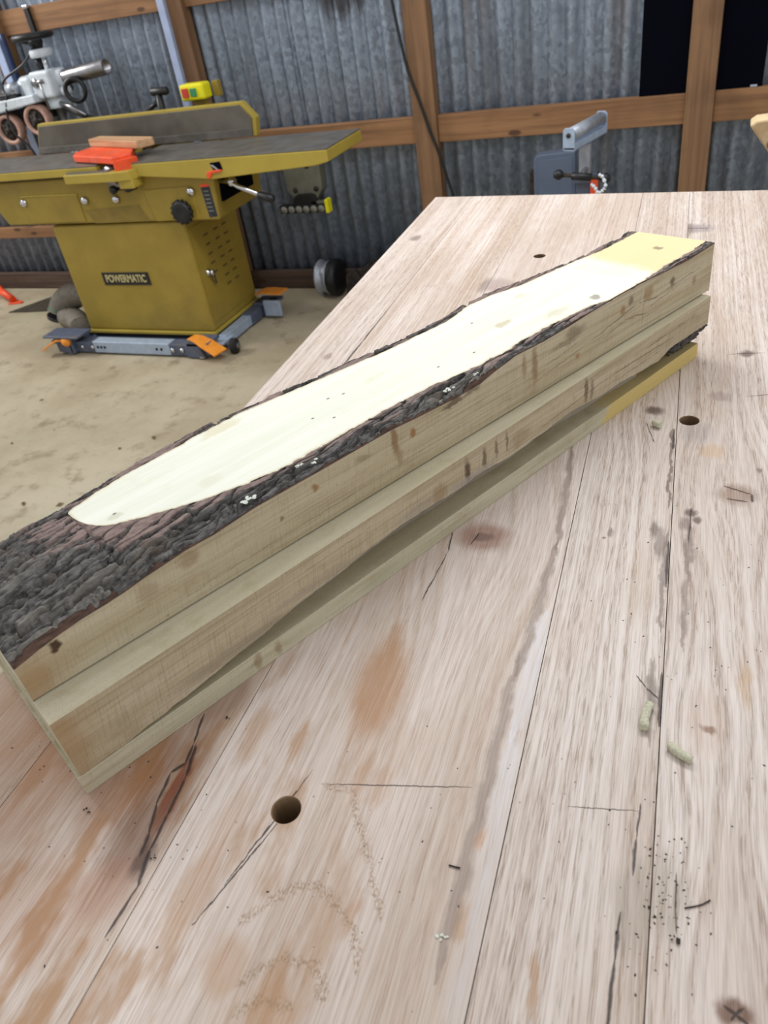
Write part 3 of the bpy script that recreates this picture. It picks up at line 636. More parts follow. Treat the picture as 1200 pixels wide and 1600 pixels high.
FRONT_M = mat_front('middle_slab_front', (172,157,128), (188,174,148),
    spots=[(.397,.057,.0035,.011,.85,(72,50,30)), (.420,.058,.0028,.010,.7,DB), (.437,.060,.002,.010,.6,DB), (.452,.061,.002,.010,.55,DB), (.36,.052,.008,.010,.4,BR), (.575,.058,.003,.012,.7,DB), (.585,.056,.003,.010,.5,DB), (.47,.055,.012,.008,.3,BR), (.006,.045,.010,.03,.35,(150,108,60)), (.33,.05,.02,.006,.35,(140,132,128)), (.40,.047,.03,.004,.5,(140,136,134)), (.14,.035,.05,.006,.4,(120,110,94)), (.22,.045,.05,.004,.35,(140,130,116))],
    cracks=[(.10,.062,.30,.064,.0004,.3), (.50,.050,.62,.056,.0006,.5), (.62,.056,.74,.052,.0007,.6), (.60,.047,.72,.046,.0005,.5), (.68,.060,.78,.063,.0006,.6)], saw=1.6)
FRONT_B = mat_front('bottom_slab_front', (184,175,148), (200,193,168), yellow=0.60, saw=0.5,
    spots=[(.15,.010,.004,.008,.5,BR), (.17,.008,.003,.006,.4,BR), (.28,.007,.02,.006,.3,(150,150,120))])
SAWN_T = mat_sawn('slab_end_grain', (206,200,176), (218,212,190))
SAWN_M = mat_sawn('middle_slab_top', (192,182,154), (208,199,174))
SAWN_B = mat_sawn('bottom_slab_top', (182,172,142), (198,189,160), yellow=0.60)
WANE = mat_sawn('grey_wane', (150,140,124), (172,162,146))

# --- top slab: planed cream face, bark-covered wane on both edges and over the near end
top = slab_empty('live_edge_slab', 'topmost slab of the stack, planed cream face with dark ridged bark edges')
def bark_surface(s, t):
    """outer bark surface (before planing) over the top slab"""
    tf = tf_(s); tcf = interp(CFs, s); tcb = interp(CBs, s); sb = interp(SBs, s); zbf = interp(BFs, s)
    near = sstep(0.10, 0.0, s)
    thick = 0.0052-0.0020*sstep(0.15, 0.5, s)
    zo = np.minimum(zbf+thick, ZT-0.0004)
    marg = 0.0046-0.0110*near-0.0034*sstep(0.12, 0.17, s)
    x = np.clip((t-tf)/np.maximum(tcf-tf, 1e-4), 0, 1)
    zf = zo+(ZT+marg-zo)*(1-(1-x)**1.5)
    xb = np.clip((t-tcb)/np.maximum(sb+0.012-tcb, 1e-4), 0, 1)
    mb_ = np.minimum(marg, 0.0012)
    zb = ZT+mb_-(ZT+mb_-0.100)*xb**2.6
    return np.where(t < tcf, zf, np.where(t > tcb, zb, ZT+marg))
def bark_height(s, t, tone=False):
    """carve plates and fissures, then plane off what stands above the cut face"""
    wx = fbm(s*34, t*60, 3.0, 3)-0.5; wy = fbm(s*26+9, t*64, 5.0, 3)-0.5
    u = s*12+wx*1.0; v = t*108-s*8.0+wy*1.7
    f1, f2, cid = worley(u, v, 2.0); e = f2-f1
    u2, v2 = s*30+wx*1.4, t*250-s*16+wy*2.6
    g1, g2_, cid2 = worley(u2, v2, 8.0); e2 = g2_-g1
    rough = fbm(s*130, t*420, 1.0, 4)-0.5; ridge = 1-np.abs(2*fbm(s*36, t*300-s*16, 6.0, 3)-1)
    plate = sstep(0.0, 0.20, e); plate2 = sstep(0.0, 0.22, e2)
    outer = sstep(0.0, 0.014, np.where(t < interp(CFs, s), interp(CFs, s), interp(CBs, s)*0+9)-t); outer = np.maximum(outer, sstep(0.09, 0.03, s))
    outer = np.where(t > interp(CBs, s), 0.6, outer)
    z = bark_surface(s, t)-(0.0125*(1-plate)*(0.55+0.45*outer)+0.0024*(1-plate2)*plate*(0.35+0.65*outer)-outer*(0.0062*(cid-0.5)+0.0024*(cid2-0.5)+0.0030*rough+0.0016*(ridge-0.6)))
    return (z, cid*0.55+cid2*0.45) if tone else z
rng = np.random.RandomState(4)
rows = np.concatenate([np.arange(S0, 0.36, 0.0008), np.arange(0.36, S1, 0.00115), [S1]])
NF, NB = 96, 34
def rows_of(s):
    wig = (fbm(s*160, s*0+1.7, 4.0, 3)-0.5)*0.0042
    cf = np.where(s > 0.0945, interp(CFs, s)+wig*sstep(0.0945, 0.1, s), interp(CFs, s)); cb = np.maximum(interp(CBs, s)+wig*0.6, cf)
    return cf, cb
cf, cb = rows_of(rows)
nr = len(rows)
fr = np.linspace(0, 1, NF); bk = np.linspace(0, 1, NB)
tF = tf_(rows)[:, None]+(cf-tf_(rows))[:, None]*fr[None, :]
tB = cb[:, None]+(interp(SBs, rows)+0.012+(fbm(rows*130, rows*0+.3, 9.0, 3)-.5)*0.006-cb)[:, None]*bk[None, :]
T = np.concatenate([tF, tB], 1); Sg = np.repeat(rows[:, None], NF+NB, 1)
Z, TONE = bark_height(Sg, T, True)
planed = sstep(-0.0006, 0.0004, Z-ZT)
Z = np.minimum(Z, ZT+0.00015*(vnoise(Sg*900, T*900, 2)-0.5))
zbf = interp(BFs, rows)
Z[:, 0] = np.maximum(Z[:, 0], zbf+0.0012); Z[:, NF-1] = np.where(rows > 0.0945, ZT, Z[:, NF-1]); Z[:, NF] = np.where(rows > 0.0945, ZT, Z[:, NF])
Z = np.maximum(Z, np.minimum(zbf[:, None]+0.0005, ZT-0.001)*(T < cf[:, None])+0.094*(T >= cf[:, None]))
# push the front rim in and out a little so that the bark edge is ragged
T[:, 1:5] += ((fbm(Sg[:, 1:5]*180, Z[:, 1:5]*200, 6.0, 3)-0.5)*0.003)
nc = NF+NB
V = np.stack([Sg, T, Z], 2).reshape(-1, 3)
idx = np.arange(nr*nc).reshape(nr, nc)
q = np.stack([idx[:-1, :-1], idx[1:, :-1], idx[1:, 1:], idx[:-1, 1:]], 2)
keep = np.ones((nr-1, nc-1), bool); keep[rows[:-1] >= 0.0935, NF-1] = False
Q = q[keep]
# front skirt: the cut edge of the bark, red-brown
sk_lo = np.stack([rows, tf_(rows)-0.0003, zbf], 1); sk_hi = np.stack([rows, tf_(rows)-0.0003, Z[:, 0]], 1)
b0 = len(V); V = np.concatenate([V, sk_lo, sk_hi]); a_ = b0+np.arange(nr); c_ = b0+nr+np.arange(nr)
QS = np.stack([a_[:-1], a_[1:], c_[1:], c_[:-1]], 1)
# closing strip at both ends of the bark (cut across)
ends = []
for r in (0, nr-1):
    base = len(V); m_ = nc
    zl = np.where(T[r] < cf[r], np.minimum(zbf[r]+(ZT-0.008-zbf[r])*np.clip((T[r]-T[r, 0])/0.06, 0, 1), Z[r]-0.0005), 0.09)
    zl = np.minimum(zl, Z[r]-0.0003)
    V = np.concatenate([V, np.stack([np.full(m_, rows[r]), T[r], zl], 1)])
    for j in range(m_-1):
        if r == nr-1 and j == NF-1: continue
        ends.append((idx[r, j], idx[r, j+1], base+j+1, base+j))
QE = np.array(ends)
def quads_object(name, V, quads, mats, mids, parent, smooth=True, *attrs):
    me = bpy.data.meshes.new(name); n = sum(len(x) for x in quads)
    me.vertices.add(len(V)); me.vertices.foreach_set('co', np.asarray(V, np.float32).ravel())
    allq = np.concatenate(quads).astype(np.int32)
    me.loops.add(n*4); me.loops.foreach_set('vertex_index', allq.ravel())
    me.polygons.add(n); me.polygons.foreach_set('loop_start', np.arange(n, dtype=np.int32)*4)
    me.polygons.foreach_set('loop_total', np.full(n, 4, np.int32))
    for m in mats: me.materials.append(m)
    me.polygons.foreach_set('material_index', np.concatenate([np.full(len(x), k, np.int32) for x, k in zip(quads, mids)]))
    me.polygons.foreach_set('use_smooth', np.full(n, smooth))
    for attr in attrs:
        a = me.attributes.new(attr[0], 'FLOAT', 'POINT'); d_ = np.zeros(len(V), np.float32); d_[:len(attr[1])] = attr[1]; a.data.foreach_set('value', d_)
    me.update(calc_edges=True); me.validate()
    o = bpy.data.objects.new(name, me); COL.objects.link(o); o.parent = parent
    return o
tag(quads_object('bark', V, [Q, QS, QE], [BARK, INNER], [0, 1, 1], top, True, ('planed', planed.ravel()), ('tone', TONE.ravel())), 'dark ridged bark, purple-brown where planed')

def ribbon(pts_lo, pts_hi):
    n = len(pts_lo); V = np.concatenate([pts_lo, pts_hi]); i = np.arange(n-1)
    return V, np.stack([i, i+1, n+i+1, n+i], 1)
def merge(parts):
    """parts: (V, Q, material index) -> arrays"""
    V = []; Qs = []; ids = []; b0 = 0
    for v, q_, k in parts: V.append(v); Qs.append(q_+b0); ids.append(k); b0 += len(v)
    return np.concatenate(V), Qs, ids
sr = rows[::4]; sr = np.unique(np.concatenate([sr, [S1]]))
cf4, cb4 = rows_of(sr); sb4 = interp(SBs, sr)+0.008
P_ = lambda s, t, z: np.stack([s, t+0*s, z+0*s], 1)
pp = []
i0 = rows > 0.0935; rr_ = rows[i0]; c1_, c2_ = rows_of(rr_)
mid_cols = np.array([0, .012, .03, .06, .15, .3, .5, .7, .85, .94, .97, .988, 1.0]); mp = np.stack([np.stack([rr_, c1_+(c2_-c1_)*k, np.full(len(rr_), ZT)], 1) for k in mid_cols], 1)
ii = np.arange(len(rr_)*13).reshape(-1, 13); edge_d = np.stack([np.minimum(k, 1-k)*(c2_-c1_) for k in mid_cols], 1).ravel()
edge_d = np.minimum(edge_d, np.repeat(rr_-0.0938, 13)); edge_f = 1-sstep(0.0006, 0.0028, edge_d)
pp.append((mp.reshape(-1, 3), np.stack([ii[:-1, :-1], ii[1:, :-1], ii[1:, 1:], ii[:-1, 1:]], 2).reshape(-1, 4), 0))
v, q_ = ribbon(P_(sr, tf_(sr), ZB+0.0014), P_(sr, tf_(sr), interp(BFs, sr))); pp.append((v, q_, 1))
v, q_ = ribbon(P_(sr, tf_(sr), interp(BFs, sr)), P_(sr, np.minimum(cf4, tf_(sr)+0.05), np.minimum(interp(BFs, sr)+0.002, ZT-0.008))); pp.append((v, q_, 2))
v, q_ = ribbon(P_(sr, sb4, 0.10), P_(sr, sb4, ZB)); pp.append((v, q_, 2))
v, q_ = ribbon(P_(sr, sb4, ZB), P_(sr, tf_(sr), ZB+0.0014)); pp.append((v, q_, 2))
for sv in (S0, S1):                                                    # end grain
    k = 24; tt = np.linspace(float(tf_(sv)), float(interp(SBs, sv))+0.008, k); ss = np.full(k, sv)
    zz = np.minimum(bark_surface(ss, tt)-0.005, ZT-0.0003); zz[0] = interp(BFs, sv)
    if sv == S1: zz = np.clip(np.minimum(bark_surface(ss, tt), ZT), 0.1, ZT)
    v, q_ = ribbon(P_(ss, tt, ZB), P_(ss, tt, zz)); pp.append((v, q_, 2))
V2, Qs, ids = merge(pp)
quads_object('wood_body', V2, Qs, [CREAM, FRONT_T, SAWN_T], ids, top, False, ('edge', edge_f))
def lump(name, c, r, seed, mat, parent, flat=0.5, n=10):
    mb = MB(); rg = random.Random(seed)
    for k in range(n):
        a = rg.uniform(0, 2*PI); d_ = rg.uniform(0, 1)**0.5*r
        x, y = c[0]+math.cos(a)*d_*1.6, c[1]+math.sin(a)*d_; h = rg.uniform(0.25, 0.5)*r
        ico = [(0, 0, 1), (.89, 0, .45), (.28, .85, .45), (-.72, .53, .45), (-.72, -.53, .45), (.28, -.85, .45), (.72, .53, -.45), (-.28, .85, -.45), (-.89, 0, -.45), (-.28, -.85, -.45), (.72, -.53, -.45), (0, 0, -1)]
        F = [(0,1,2),(0,2,3),(0,3,4),(0,4,5),(0,5,1),(1,6,2),(2,7,3),(3,8,4),(4,9,5),(5,10,1),(6,7,2),(7,8,3),(8,9,4),(9,10,5),(10,6,1),(11,7,6),(11,8,7),(11,9,8),(11,10,9),(11,6,10)]
        mb.add([(x+p[0]*h*rg.uniform(.6, 1.6), y+p[1]*h*rg.uniform(.6, 1.4), c[2]+p[2]*h*flat) for p in ico], F)
    return mb.build(name, mat, parent)
for k, (s, t, r) in enumerate(((0.197, 0.0315, 0.0042), (0.262, 0.0285, 0.0034), (0.246, 0.031, 0.0022), (0.408, 0.0235, 0.0036), (0.419, 0.0250, 0.0040), (0.44, 0.0215, 0.002))):
    z = float(np.minimum(bark_height(np.array([s]), np.array([t])), ZT)[0])
    lump('lichen', (s, t, z+0.0005), r, k, M['lichen'], top)

# --- middle slab: flat rough top, wane and a scrap of bark underneath the front edge
midd = slab_empty('waney_slab', 'middle slab of the stack, tan sawn front with a wavy waney lower edge')
MLs = [(0.0021,0.0188),(0.0404,0.0200),(0.0728,0.0225),(0.0951,0.025),(0.1192,0.0275),(0.144,0.0305),(0.1592,0.0321),(0.1925,0.0370),(0.215,0.0390),(0.2431,0.0405),(0.2711,0.0440),(0.3015,0.0455),(0.334,0.0462),(0.3678,0.0443),(0.3862,0.043),(0.4074,0.0455),(0.4505,0.0420),(0.4762,0.0421),(0.5129,0.0434),(0.5471,0.0455),(0.5974,0.0405),(0.6367,0.0404),(0.6772,0.0365),(0.7080,0.0345),(0.7300,0.0400),(0.7406,0.0410),(0.7709,0.0402),(0.8119,0.0399)]
sm = np.linspace(0.0022, 0.8135, 420)
tm = -0.003*sm/0.81
zl = interp(MLs, sm)+(fbm(sm*90, sm*0+.5, 2.0, 3)-.5)*0.0024; zl = np.maximum(zl, ZM+0.0002)
pp = []
v, q_ = ribbon(P_(sm, tm, zl), P_(sm, tm, ZB-0.0002)); pp.append((v, q_, 0))
v, q_ = ribbon(P_(sm, tm, ZB-0.0002), P_(sm, tm*0+0.178, ZB-0.0002)); pp.append((v, q_, 1))
wd = 0.9+5.0*sstep(0.690, 0.735, sm)*sstep(0.760, 0.750, sm)
K = 10; prev = None
for k in range(K+1):
    a = k/K*PI/2; cur = P_(sm, tm+(zl-ZM)*wd*np.sin(a)+(fbm(sm*50, sm*0+k*.3, 7.0, 3)-.5)*0.003*math.sin(a*2), zl-(zl-ZM-0.0002)*(1-math.cos(a)))
    if prev is not None: v, q_ = ribbon(prev, cur); pp.append((v, q_, 2))
    prev = cur
v, q_ = ribbon(prev, P_(sm, tm*0+0.178, ZM+0.0002)); pp.append((v, q_, 1))
v, q_ = ribbon(P_(sm, tm*0+0.178, ZM+0.0002), P_(sm, tm*0+0.178, ZB-0.0002)); pp.append((v, q_, 1))
for k_ in (0, -1):
    tt = np.linspace(tm[k_], 0.178, 20); ss = np.full(20, sm[k_])
    lo = np.where(tt-tm[k_] < (zl[k_]-ZM)*1.35, zl[k_]-(zl[k_]-ZM)*(1-np.sqrt(np.clip(1-((tt-tm[k_])/max((zl[k_]-ZM)*1.35, 1e-5))**2, 0, 1))), ZM+0.0002)
    v, q_ = ribbon(P_(ss, tt, lo), P_(ss, tt, ZB-0.0002)); pp.append((v, q_, 1))
V2, Qs, ids = merge(pp)
quads_object('wood_body', V2, Qs, [FRONT_M, SAWN_M, WANE], ids, midd, False)
# scrap of bark still on under the far end
ns, na = 90, 26
ss, aa = np.meshgrid(np.linspace(0.752, 0.8125, ns), np.linspace(0, 1, na), indexing='ij')
zz0 = interp(MLs, ss)
tt = -0.0036+(zz0-ZM)*0.62*np.sin(aa*PI/2)-0.005*np.sin(aa*PI)*sstep(0.752, 0.765, ss); zz = zz0-(zz0-ZM-0.0008)*(1-np.cos(aa*PI/2))
f1, f2, cid = worley(ss*60, aa*4.0+ss*20, 3.0)
dd = (sstep(0, .3, f2-f1)-0.7)*0.004+(fbm(ss*300, aa*20, 2.0, 3)-.5)*0.003
tt = tt-dd*1.0; zz = np.maximum(zz-dd*0.3, ZM+0.0004)
ii = np.arange(ns*na).reshape(ns, na)
Vb = np.stack([ss, tt, zz], 2).reshape(-1, 3)
o = quads_object('bark', Vb, [np.stack([ii[:-1, :-1], ii[1:, :-1], ii[1:, 1:], ii[:-1, 1:]], 2).reshape(-1, 4)], [BARK], [0], midd, True)
tag(o, 'scrap of dark bark under the far end')
# --- bottom slab: thin sawn board, yellow towards the far end
bot = slab_empty('thin_board', 'bottom board of the stack, thin with yellow far end, lying on the bench')
sb_ = np.linspace(0.0, 0.8015, 160); tb_ = (fbm(sb_*12, sb_*0, 3.0, 2)-.5)*0.0006
zt_ = np.full(160, ZM-0.0001)
pp = []
v, q_ = ribbon(P_(sb_, tb_, 0.0003), P_(sb_, tb_, zt_-0.0006)); pp.append((v, q_, 0))
v, q_ = ribbon(P_(sb_, tb_, zt_-0.0006), P_(sb_, tb_+0.0006, zt_)); pp.append((v, q_, 0))
v, q_ = ribbon(P_(sb_, tb_+0.0006, zt_), P_(sb_, tb_*0+0.185, zt_)); pp.append((v, q_, 1))
v, q_ = ribbon(P_(sb_, tb_*0+0.185, zt_), P_(sb_, tb_*0+0.185, 0.0003)); pp.append((v, q_, 1))
v, q_ = ribbon(P_(sb_, tb_*0+0.185, 0.0003), P_(sb_, tb_, 0.0003)); pp.append((v, q_, 1))
for k_ in (0, -1):
    tt = np.linspace(tb_[k_], 0.185, 6); v, q_ = ribbon(P_(np.full(6, sb_[k_]), tt, 0.0003), P_(np.full(6, sb_[k_]), tt, zt_[0])); pp.append((v, q_, 2))
V2, Qs, ids = merge(pp)
quads_object('board', V2, Qs, [FRONT_B, SAWN_B, SAWN_T], ids, bot, False)

# ------------------------------------------------------------------ the jointer (u, v, z as on the wall; JU, JV is its base point)
JU, JV = -1.22, 0.50
def J(u, v, z): return (u-JU, -(v-JV), z+TH)
def jbox(mb, u0, u1, v0, v1, z0, z1, mi=0): return mb.box(u0-JU, u1-JU, -(v1-JV), -(v0-JV), z0+TH, z1+TH, mi)
def jprism(mb, uz, v0, v1, mi=0): return mb.prism([(u-JU, z+TH) for u, z in uz], -(v1-JV), -(v0-JV), 'y', mi)
def jpoly(mb, uv, z0, z1, mi=0): return mb.prism([(u-JU, -(v-JV)) for u, v in uv], z0+TH, z1+TH, 'z', mi)
joi = wall_empty('jointer', JU, JV, -TH, label='mustard yellow jointer machine standing in front of the corrugated wall', cat='jointer')
# cabinet
mb = MB(); jbox(mb, -1.575, -0.868, 0.29, 0.692, -0.792, -0.308)
cab = mb.build('cabinet', M['yellow'], joi, bev=0.012, seg=3)
mb = MB(); jbox(mb, -1.580, -0.863, 0.285, 0.700, -0.806, -0.790); mb.build('base_lip', M['yellow_edge'], joi, bev=0.004)
mb = MB(); jbox(mb, -1.562, -0.880, 0.30, 0.685, -0.826, -0.806); mb.build('plinth', M['black'], joi, bev=0.003)
mb = MB(); jbox(mb, -0.868, -0.8655, 0.335, 0.665, -0.755, -0.345); door = mb.build('access_door', M['yellow'], joi, bev=0.002)
for cv in (0.42, 0.49, 0.57):
    for k in range(7):
        z = -0.40-0.040*k
        if cv == 0.57 and k > 4: continue
        mb = MB(); jbox(mb, -0.8658, -0.8640, cv-0.017, cv+0.017, z-0.0035, z+0.0035); mb.build('vent_slot', M['yellow_vent'], door)
mb = MB(); mb.lathe([(0.0, 0), (0.016, 0.001), (0.016, 0.006), (0.008, 0.008), (0.008, 0.016), (0.013, 0.020), (0.012, 0.028), (0, 0.030)], J(-0.8655, 0.625, -0.545), (1, 0, 0), 16)
jbox(mb, -0.855, -0.850, 0.600, 0.612, -0.60, -0.545)
mb.build('door_latch', M['chrome'], door)
# name plate with its lettering
mb = MB(); jbox(mb, -1.386, -1.128, 0.692, 0.6955, -0.574, -0.516); npl = mb.build('name_plate', M['black'], joi, bev=0.002)
def lettering(text, size, parent, loc, rot, mat, width=None, name='lettering'):
    cu = bpy.data.curves.new(name, 'FONT'); cu.body = text; cu.size = size; cu.align_x = 'CENTER'; cu.align_y = 'CENTER'; cu.extrude = 0.0006; cu.offset = 0.0012
    tmp = bpy.data.objects.new('tmp', cu); COL.objects.link(tmp); bpy.context.view_layer.update()
    me = bpy.data.meshes.new_from_object(tmp.evaluated_get(bpy.context.evaluated_depsgraph_get()))
    bpy.data.objects.remove(tmp); me.name = name; me.materials.clear(); me.materials.append(mat)
    o = bpy.data.objects.new(name, me); COL.objects.link(o); o.parent = parent; o.location = loc; o.rotation_euler = rot
    if width:
        xs = [v.co.x for v in me.vertices]; k = width/(max(xs)-min(xs))
        for v in me.vertices: v.co.x *= k
    return o
M['letter'] = paint('pale_lettering', (190, 178, 128), 0.5, 0, 0.03, 30)
x, y, z = J(-1.257, 0.6963, -0.545)
lettering('POWERMATIC', 0.046, npl, (x, y, z), (PI/2, 0, 0), M['letter'], 0.222)
# bed
mb = MB(); jprism(mb, [(-1.90, -0.116), (-0.662, -0.116), (-0.686, -0.306), (-1.803, -0.296)], 0.34, 0.70)
bed = mb.build('bed', M['yellow'], joi, bev=0.007)
mb = MB(); jprism(mb, [(-1.675, -0.174), (-1.352, -0.176), (-1.352, -0.182), (-1.669, -0.180)], 0.698, 0.7055); mb.build('panel_ridge', M['yellow_edge'], joi, bev=0.002)
mb = MB(); jprism(mb, [(-1.012, -0.178), (-0.790, -0.172), (-0.768, -0.182), (-0.776, -0.300), (-0.990, -0.302)], 0.698, 0.7045); mb.build('cover_plate', M['yellow'], joi, bev=0.003)
mb = MB(); jprism(mb, [(-1.672, -0.182), (-1.356, -0.180), (-1.356, -0.292), (-1.662, -0.290)], 0.698, 0.7040); mb.build('cover_plate', M['yellow'], joi, bev=0.003)
mb = MB(); jprism(mb, [(-1.345, -0.245), (-1.055, -0.232), (-1.02, -0.300), (-1.31, -0.300)], 0.698, 0.7012)
M['yellow_dark'] = paint('mustard_paint_recess_shade', (138, 116, 46), 0.5, 0, 0.08, 20)
mb.build('recess_shade_patch', M['yellow_dark'], joi)  # flat darker paint standing in for the shade of a recess
for u, z in ((-1.662, -0.202), (-1.323, -0.205), (-1.158, -0.206), (-0.782, -0.193)):
    mb = MB(); mb.lathe([(0, 0), (0.017, 0), (0.017, 0.006), (0.010, 0.012), (0, 0.013)], J(u, 0.704, z), (0, -1, 0), 18); mb.build('bolt', M['chrome'], joi)
mb = MB()
mb.lathe([(0, 0), (0.020, 0), (0.020, 0.012), (0.043, 0.014), (0.043, 0.036), (0.034, 0.042), (0.014, 0.036), (0, 0.036)], J(-0.831, 0.704, -0.262), (0, -1, 0), 28)
for k in range(14):
    a = 2*PI*k/14; c = J(-0.831+0.043*math.cos(a), 0.722, -0.262+0.043*math.sin(a)); mb.tube([(c[0], c[1], c[2]), (c[0], c[1]-0.017, c[2])], 0.006, 8)
mb.build('hand_knob', M['black'], joi)
mb = MB(); jprism(mb, [(-0.734, -0.178), (-0.694, -0.176), (-0.690, -0.292), (-0.728, -0.294)], 0.699, 0.7012); lb = mb.build('label', M['label_dark'], joi)
mb = MB(); jprism(mb, [(-0.735, -0.170), (-0.695, -0.167), (-0.694, -0.178), (-0.734, -0.180)], 0.699, 0.7014); mb.build('label_header', M['red_orange'], lb)
for k in range(6):
    mb = MB(); z = -0.195-0.015*k; jbox(mb, -0.725, -0.702, 0.7012, 0.7016, z-0.002, z+0.002); mb.build('label_line', M['socket'], lb)
mb = MB(); jprism(mb, [(-0.6715, -0.145), (-0.6610, -0.145), (-0.6670, -0.245), (-0.6770, -0.245)], 0.42, 0.665); mb.build('lever_slot', M['matte_black'], joi)
# tables
mb = MB(); jprism(mb, [(-1.075, -0.073), (-0.148, -0.073), (-0.148, -0.112), (-0.20, -0.122), (-0.64, -0.146), (-1.075, -0.112)], 0.415, 0.735)
inf = mb.build('infeed_table', M['yellow_edge'], joi, bev=0.003)
mb = MB(); jbox(mb, -1.075, -0.150, 0.417, 0.733, -0.0725, -0.0685); mb.build('table_surface', M['castiron'], inf, bev=0.001)
mb = MB(); jprism(mb, [(-2.40, -0.110), (-2.40, -0.072), (-1.18, -0.072), (-1.18, -0.102), (-1.9, -0.104)], 0.415, 0.735)
ouf = mb.build('outfeed_table', M['yellow_edge'], joi, bev=0.003)
mb = MB(); jbox(mb, -2.40, -1.18, 0.417, 0.733, -0.0715, -0.0675); mb.build('table_surface', M['castiron'], ouf, bev=0.001)
mb = MB(); jbox(mb, -1.85, -0.70, 0.44, 0.685, -0.118, -0.098); mb.build('table_slide', M['castiron'], joi)
mb = MB(); mb.lathe([(0, 0), (0.045, 0), (0.045, 0.29), (0, 0.29)], J(-1.128, 0.43, -0.118), (0, -1, 0), 24); mb.build('cutter_head', M['steel'], joi)
mb = MB(); jprism(mb, [(-0.640, -0.088), (-0.596, -0.085), (-0.590, -0.113), (-0.630, -0.116)], 0.7345, 0.7375); sc_ = mb.build('depth_scale', M['matte_black'], joi)
mb = MB(); jprism(mb, [(-0.640, -0.094), (-0.628, -0.094), (-0.606, -0.113), (-0.614, -0.115)], 0.7373, 0.7382); mb.build('pointer_plate', M['aluminium'], sc_)
mb = MB(); jprism(mb, [(-0.665, -0.122), (-0.640, -0.114), (-0.595, -0.112), (-0.595, -0.120), (-0.640, -0.124), (-0.652, -0.142), (-0.662, -0.142)], 0.728, 0.742); mb.build('depth_pointer', M['red_orange'], joi, bev=0.002)
# infeed lever
mb = MB(); mb.tube([J(-0.675, 0.66, -0.168), J(-0.600, 0.680, -0.172), J(-0.565, 0.70, -0.185), J(-0.468, 0.72, -0.213)], [0.010, 0.012, 0.009, 0.0085], 12)
mb.lathe([(0, 0), (0.016, 0), (0.018, 0.012), (0.014, 0.026), (0, 0.028)], J(-0.600, 0.668, -0.172), (0, -1, 0.1), 16)
lv = mb.build('adjustment_lever', M['chrome'], joi)
mb = MB(); mb.tube([J(-0.472, 0.719, -0.212), J(-0.462, 0.721, -0.2145), J(-0.425, 0.728, -0.224), J(-0.405, 0.731, -0.229), J(-0.400, 0.732, -0.230)], [0.009, 0.013, 0.016, 0.014, 0.004], 12); mb.build('grip', M['black'], lv)
# fence
FZ = [(-1.775, -0.066), (-0.613, -0.066), (-0.601, 0.000), (-0.652, 0.060), (-1.722, 0.055)]
mb = MB(); jprism(mb, FZ, 0.370, 0.402); fen = mb.build('fence', M['yellow_edge'], joi, bev=0.002)
mb = MB(); jprism(mb, [(-1.770, -0.0655), (-0.628, -0.0655), (-0.618, 0.000), (-0.662, 0.050), (-1.716, 0.046)], 0.4015, 0.408); mb.build('fence_face', M['fence_steel'], fen, bev=0.0015)
mb = MB(); jprism(mb, [(-1.768, -0.0655), (-0.628, -0.0655), (-0.624, -0.036), (-1.755, -0.040)], 0.4075, 0.4125); mb.build('wear_strip', M['castiron'], fen, bev=0.001)
mb = MB(); jbox(mb, -1.22, -1.04, 0.16, 0.372, -0.10, -0.055); mb.build('fence_carriage', M['yellow'], joi, bev=0.006)
mb = MB(); mb.tube([J(-1.112, 0.30, -0.06), J(-1.112, 0.30, 0.03), J(-1.105, 0.30, 0.112)], [0.018, 0.016, 0.013], 14)
mb.lathe([(0, 0), (0.012, 0), (0.016, 0.004), (0.016, 0.078), (0.012, 0.084), (0, 0.084)], J(-1.140, 0.30, 0.118), (1, 0, -0.02), 14)
mb.tube([J(-1.19, 0.30, 0.045), J(-1.115, 0.30, 0.082)], [0.009, 0.011], 10)
mb.build('fence_lock_handle', M['black'], joi)
# cutter guard
mb = MB(); jpoly(mb, [(-1.345, 0.660), (-1.062, 0.762), (-1.015, 0.700), (-1.085, 0.585), (-1.375, 0.480), (-1.385, 0.600)], -0.064, -0.038); gd = mb.build('cutter_guard', M['red_orange'], joi, bev=0.004)
mb = MB(); jpoly(mb, [(-1.075, 0.752), (-1.062, 0.765), (-1.005, 0.735), (-0.990, 0.700), (-1.04, 0.690)], -0.092, -0.050); mb.build('guard_pivot', M['red_orange'], gd, bev=0.003)
mb = MB(); jpoly(mb, [(-1.365, 0.70), (-1.325, 0.775), (-1.065, 0.782), (-1.0, 0.772), (-0.978, 0.70)], -0.124, -0.088); br = mb.build('guard_bracket', M['yellow_edge'], joi, bev=0.004)
mb = MB(); jpoly(mb, [(-1.355, 0.702), (-1.318, 0.768), (-1.10, 0.772), (-1.10, 0.702)], -0.0885, -0.0855); mb.build('bracket_pad', M['castiron'], br, bev=0.001)
mb = MB(); jbox(mb, -1.068, -0.995, 0.70, 0.768, -0.156, -0.108); mb.build('bracket_lug', M['yellow_edge'], br, bev=0.006)
mb = MB(); mb.lathe([(0, 0), (0.013, 0), (0.016, 0.006), (0.016, 0.020), (0.010, 0.026), (0, 0.027)], J(-1.118, 0.735, -0.160), (0, -1, 0), 14)
mb.tube([J(-1.11, 0.735, -0.160), J(-1.075, 0.735, -0.158)], 0.007, 8); mb.build('lock_knob', M['black'], br)
mb = MB(); mb.lathe([(0, 0), (0.016, 0.002), (0.018, 0.012), (0.018, 0.05), (0, 0.052)], J(-1.06, 0.742, -0.158), (1, 0, 0.25), 14); mb.build('lock_lever', M['black'], br)
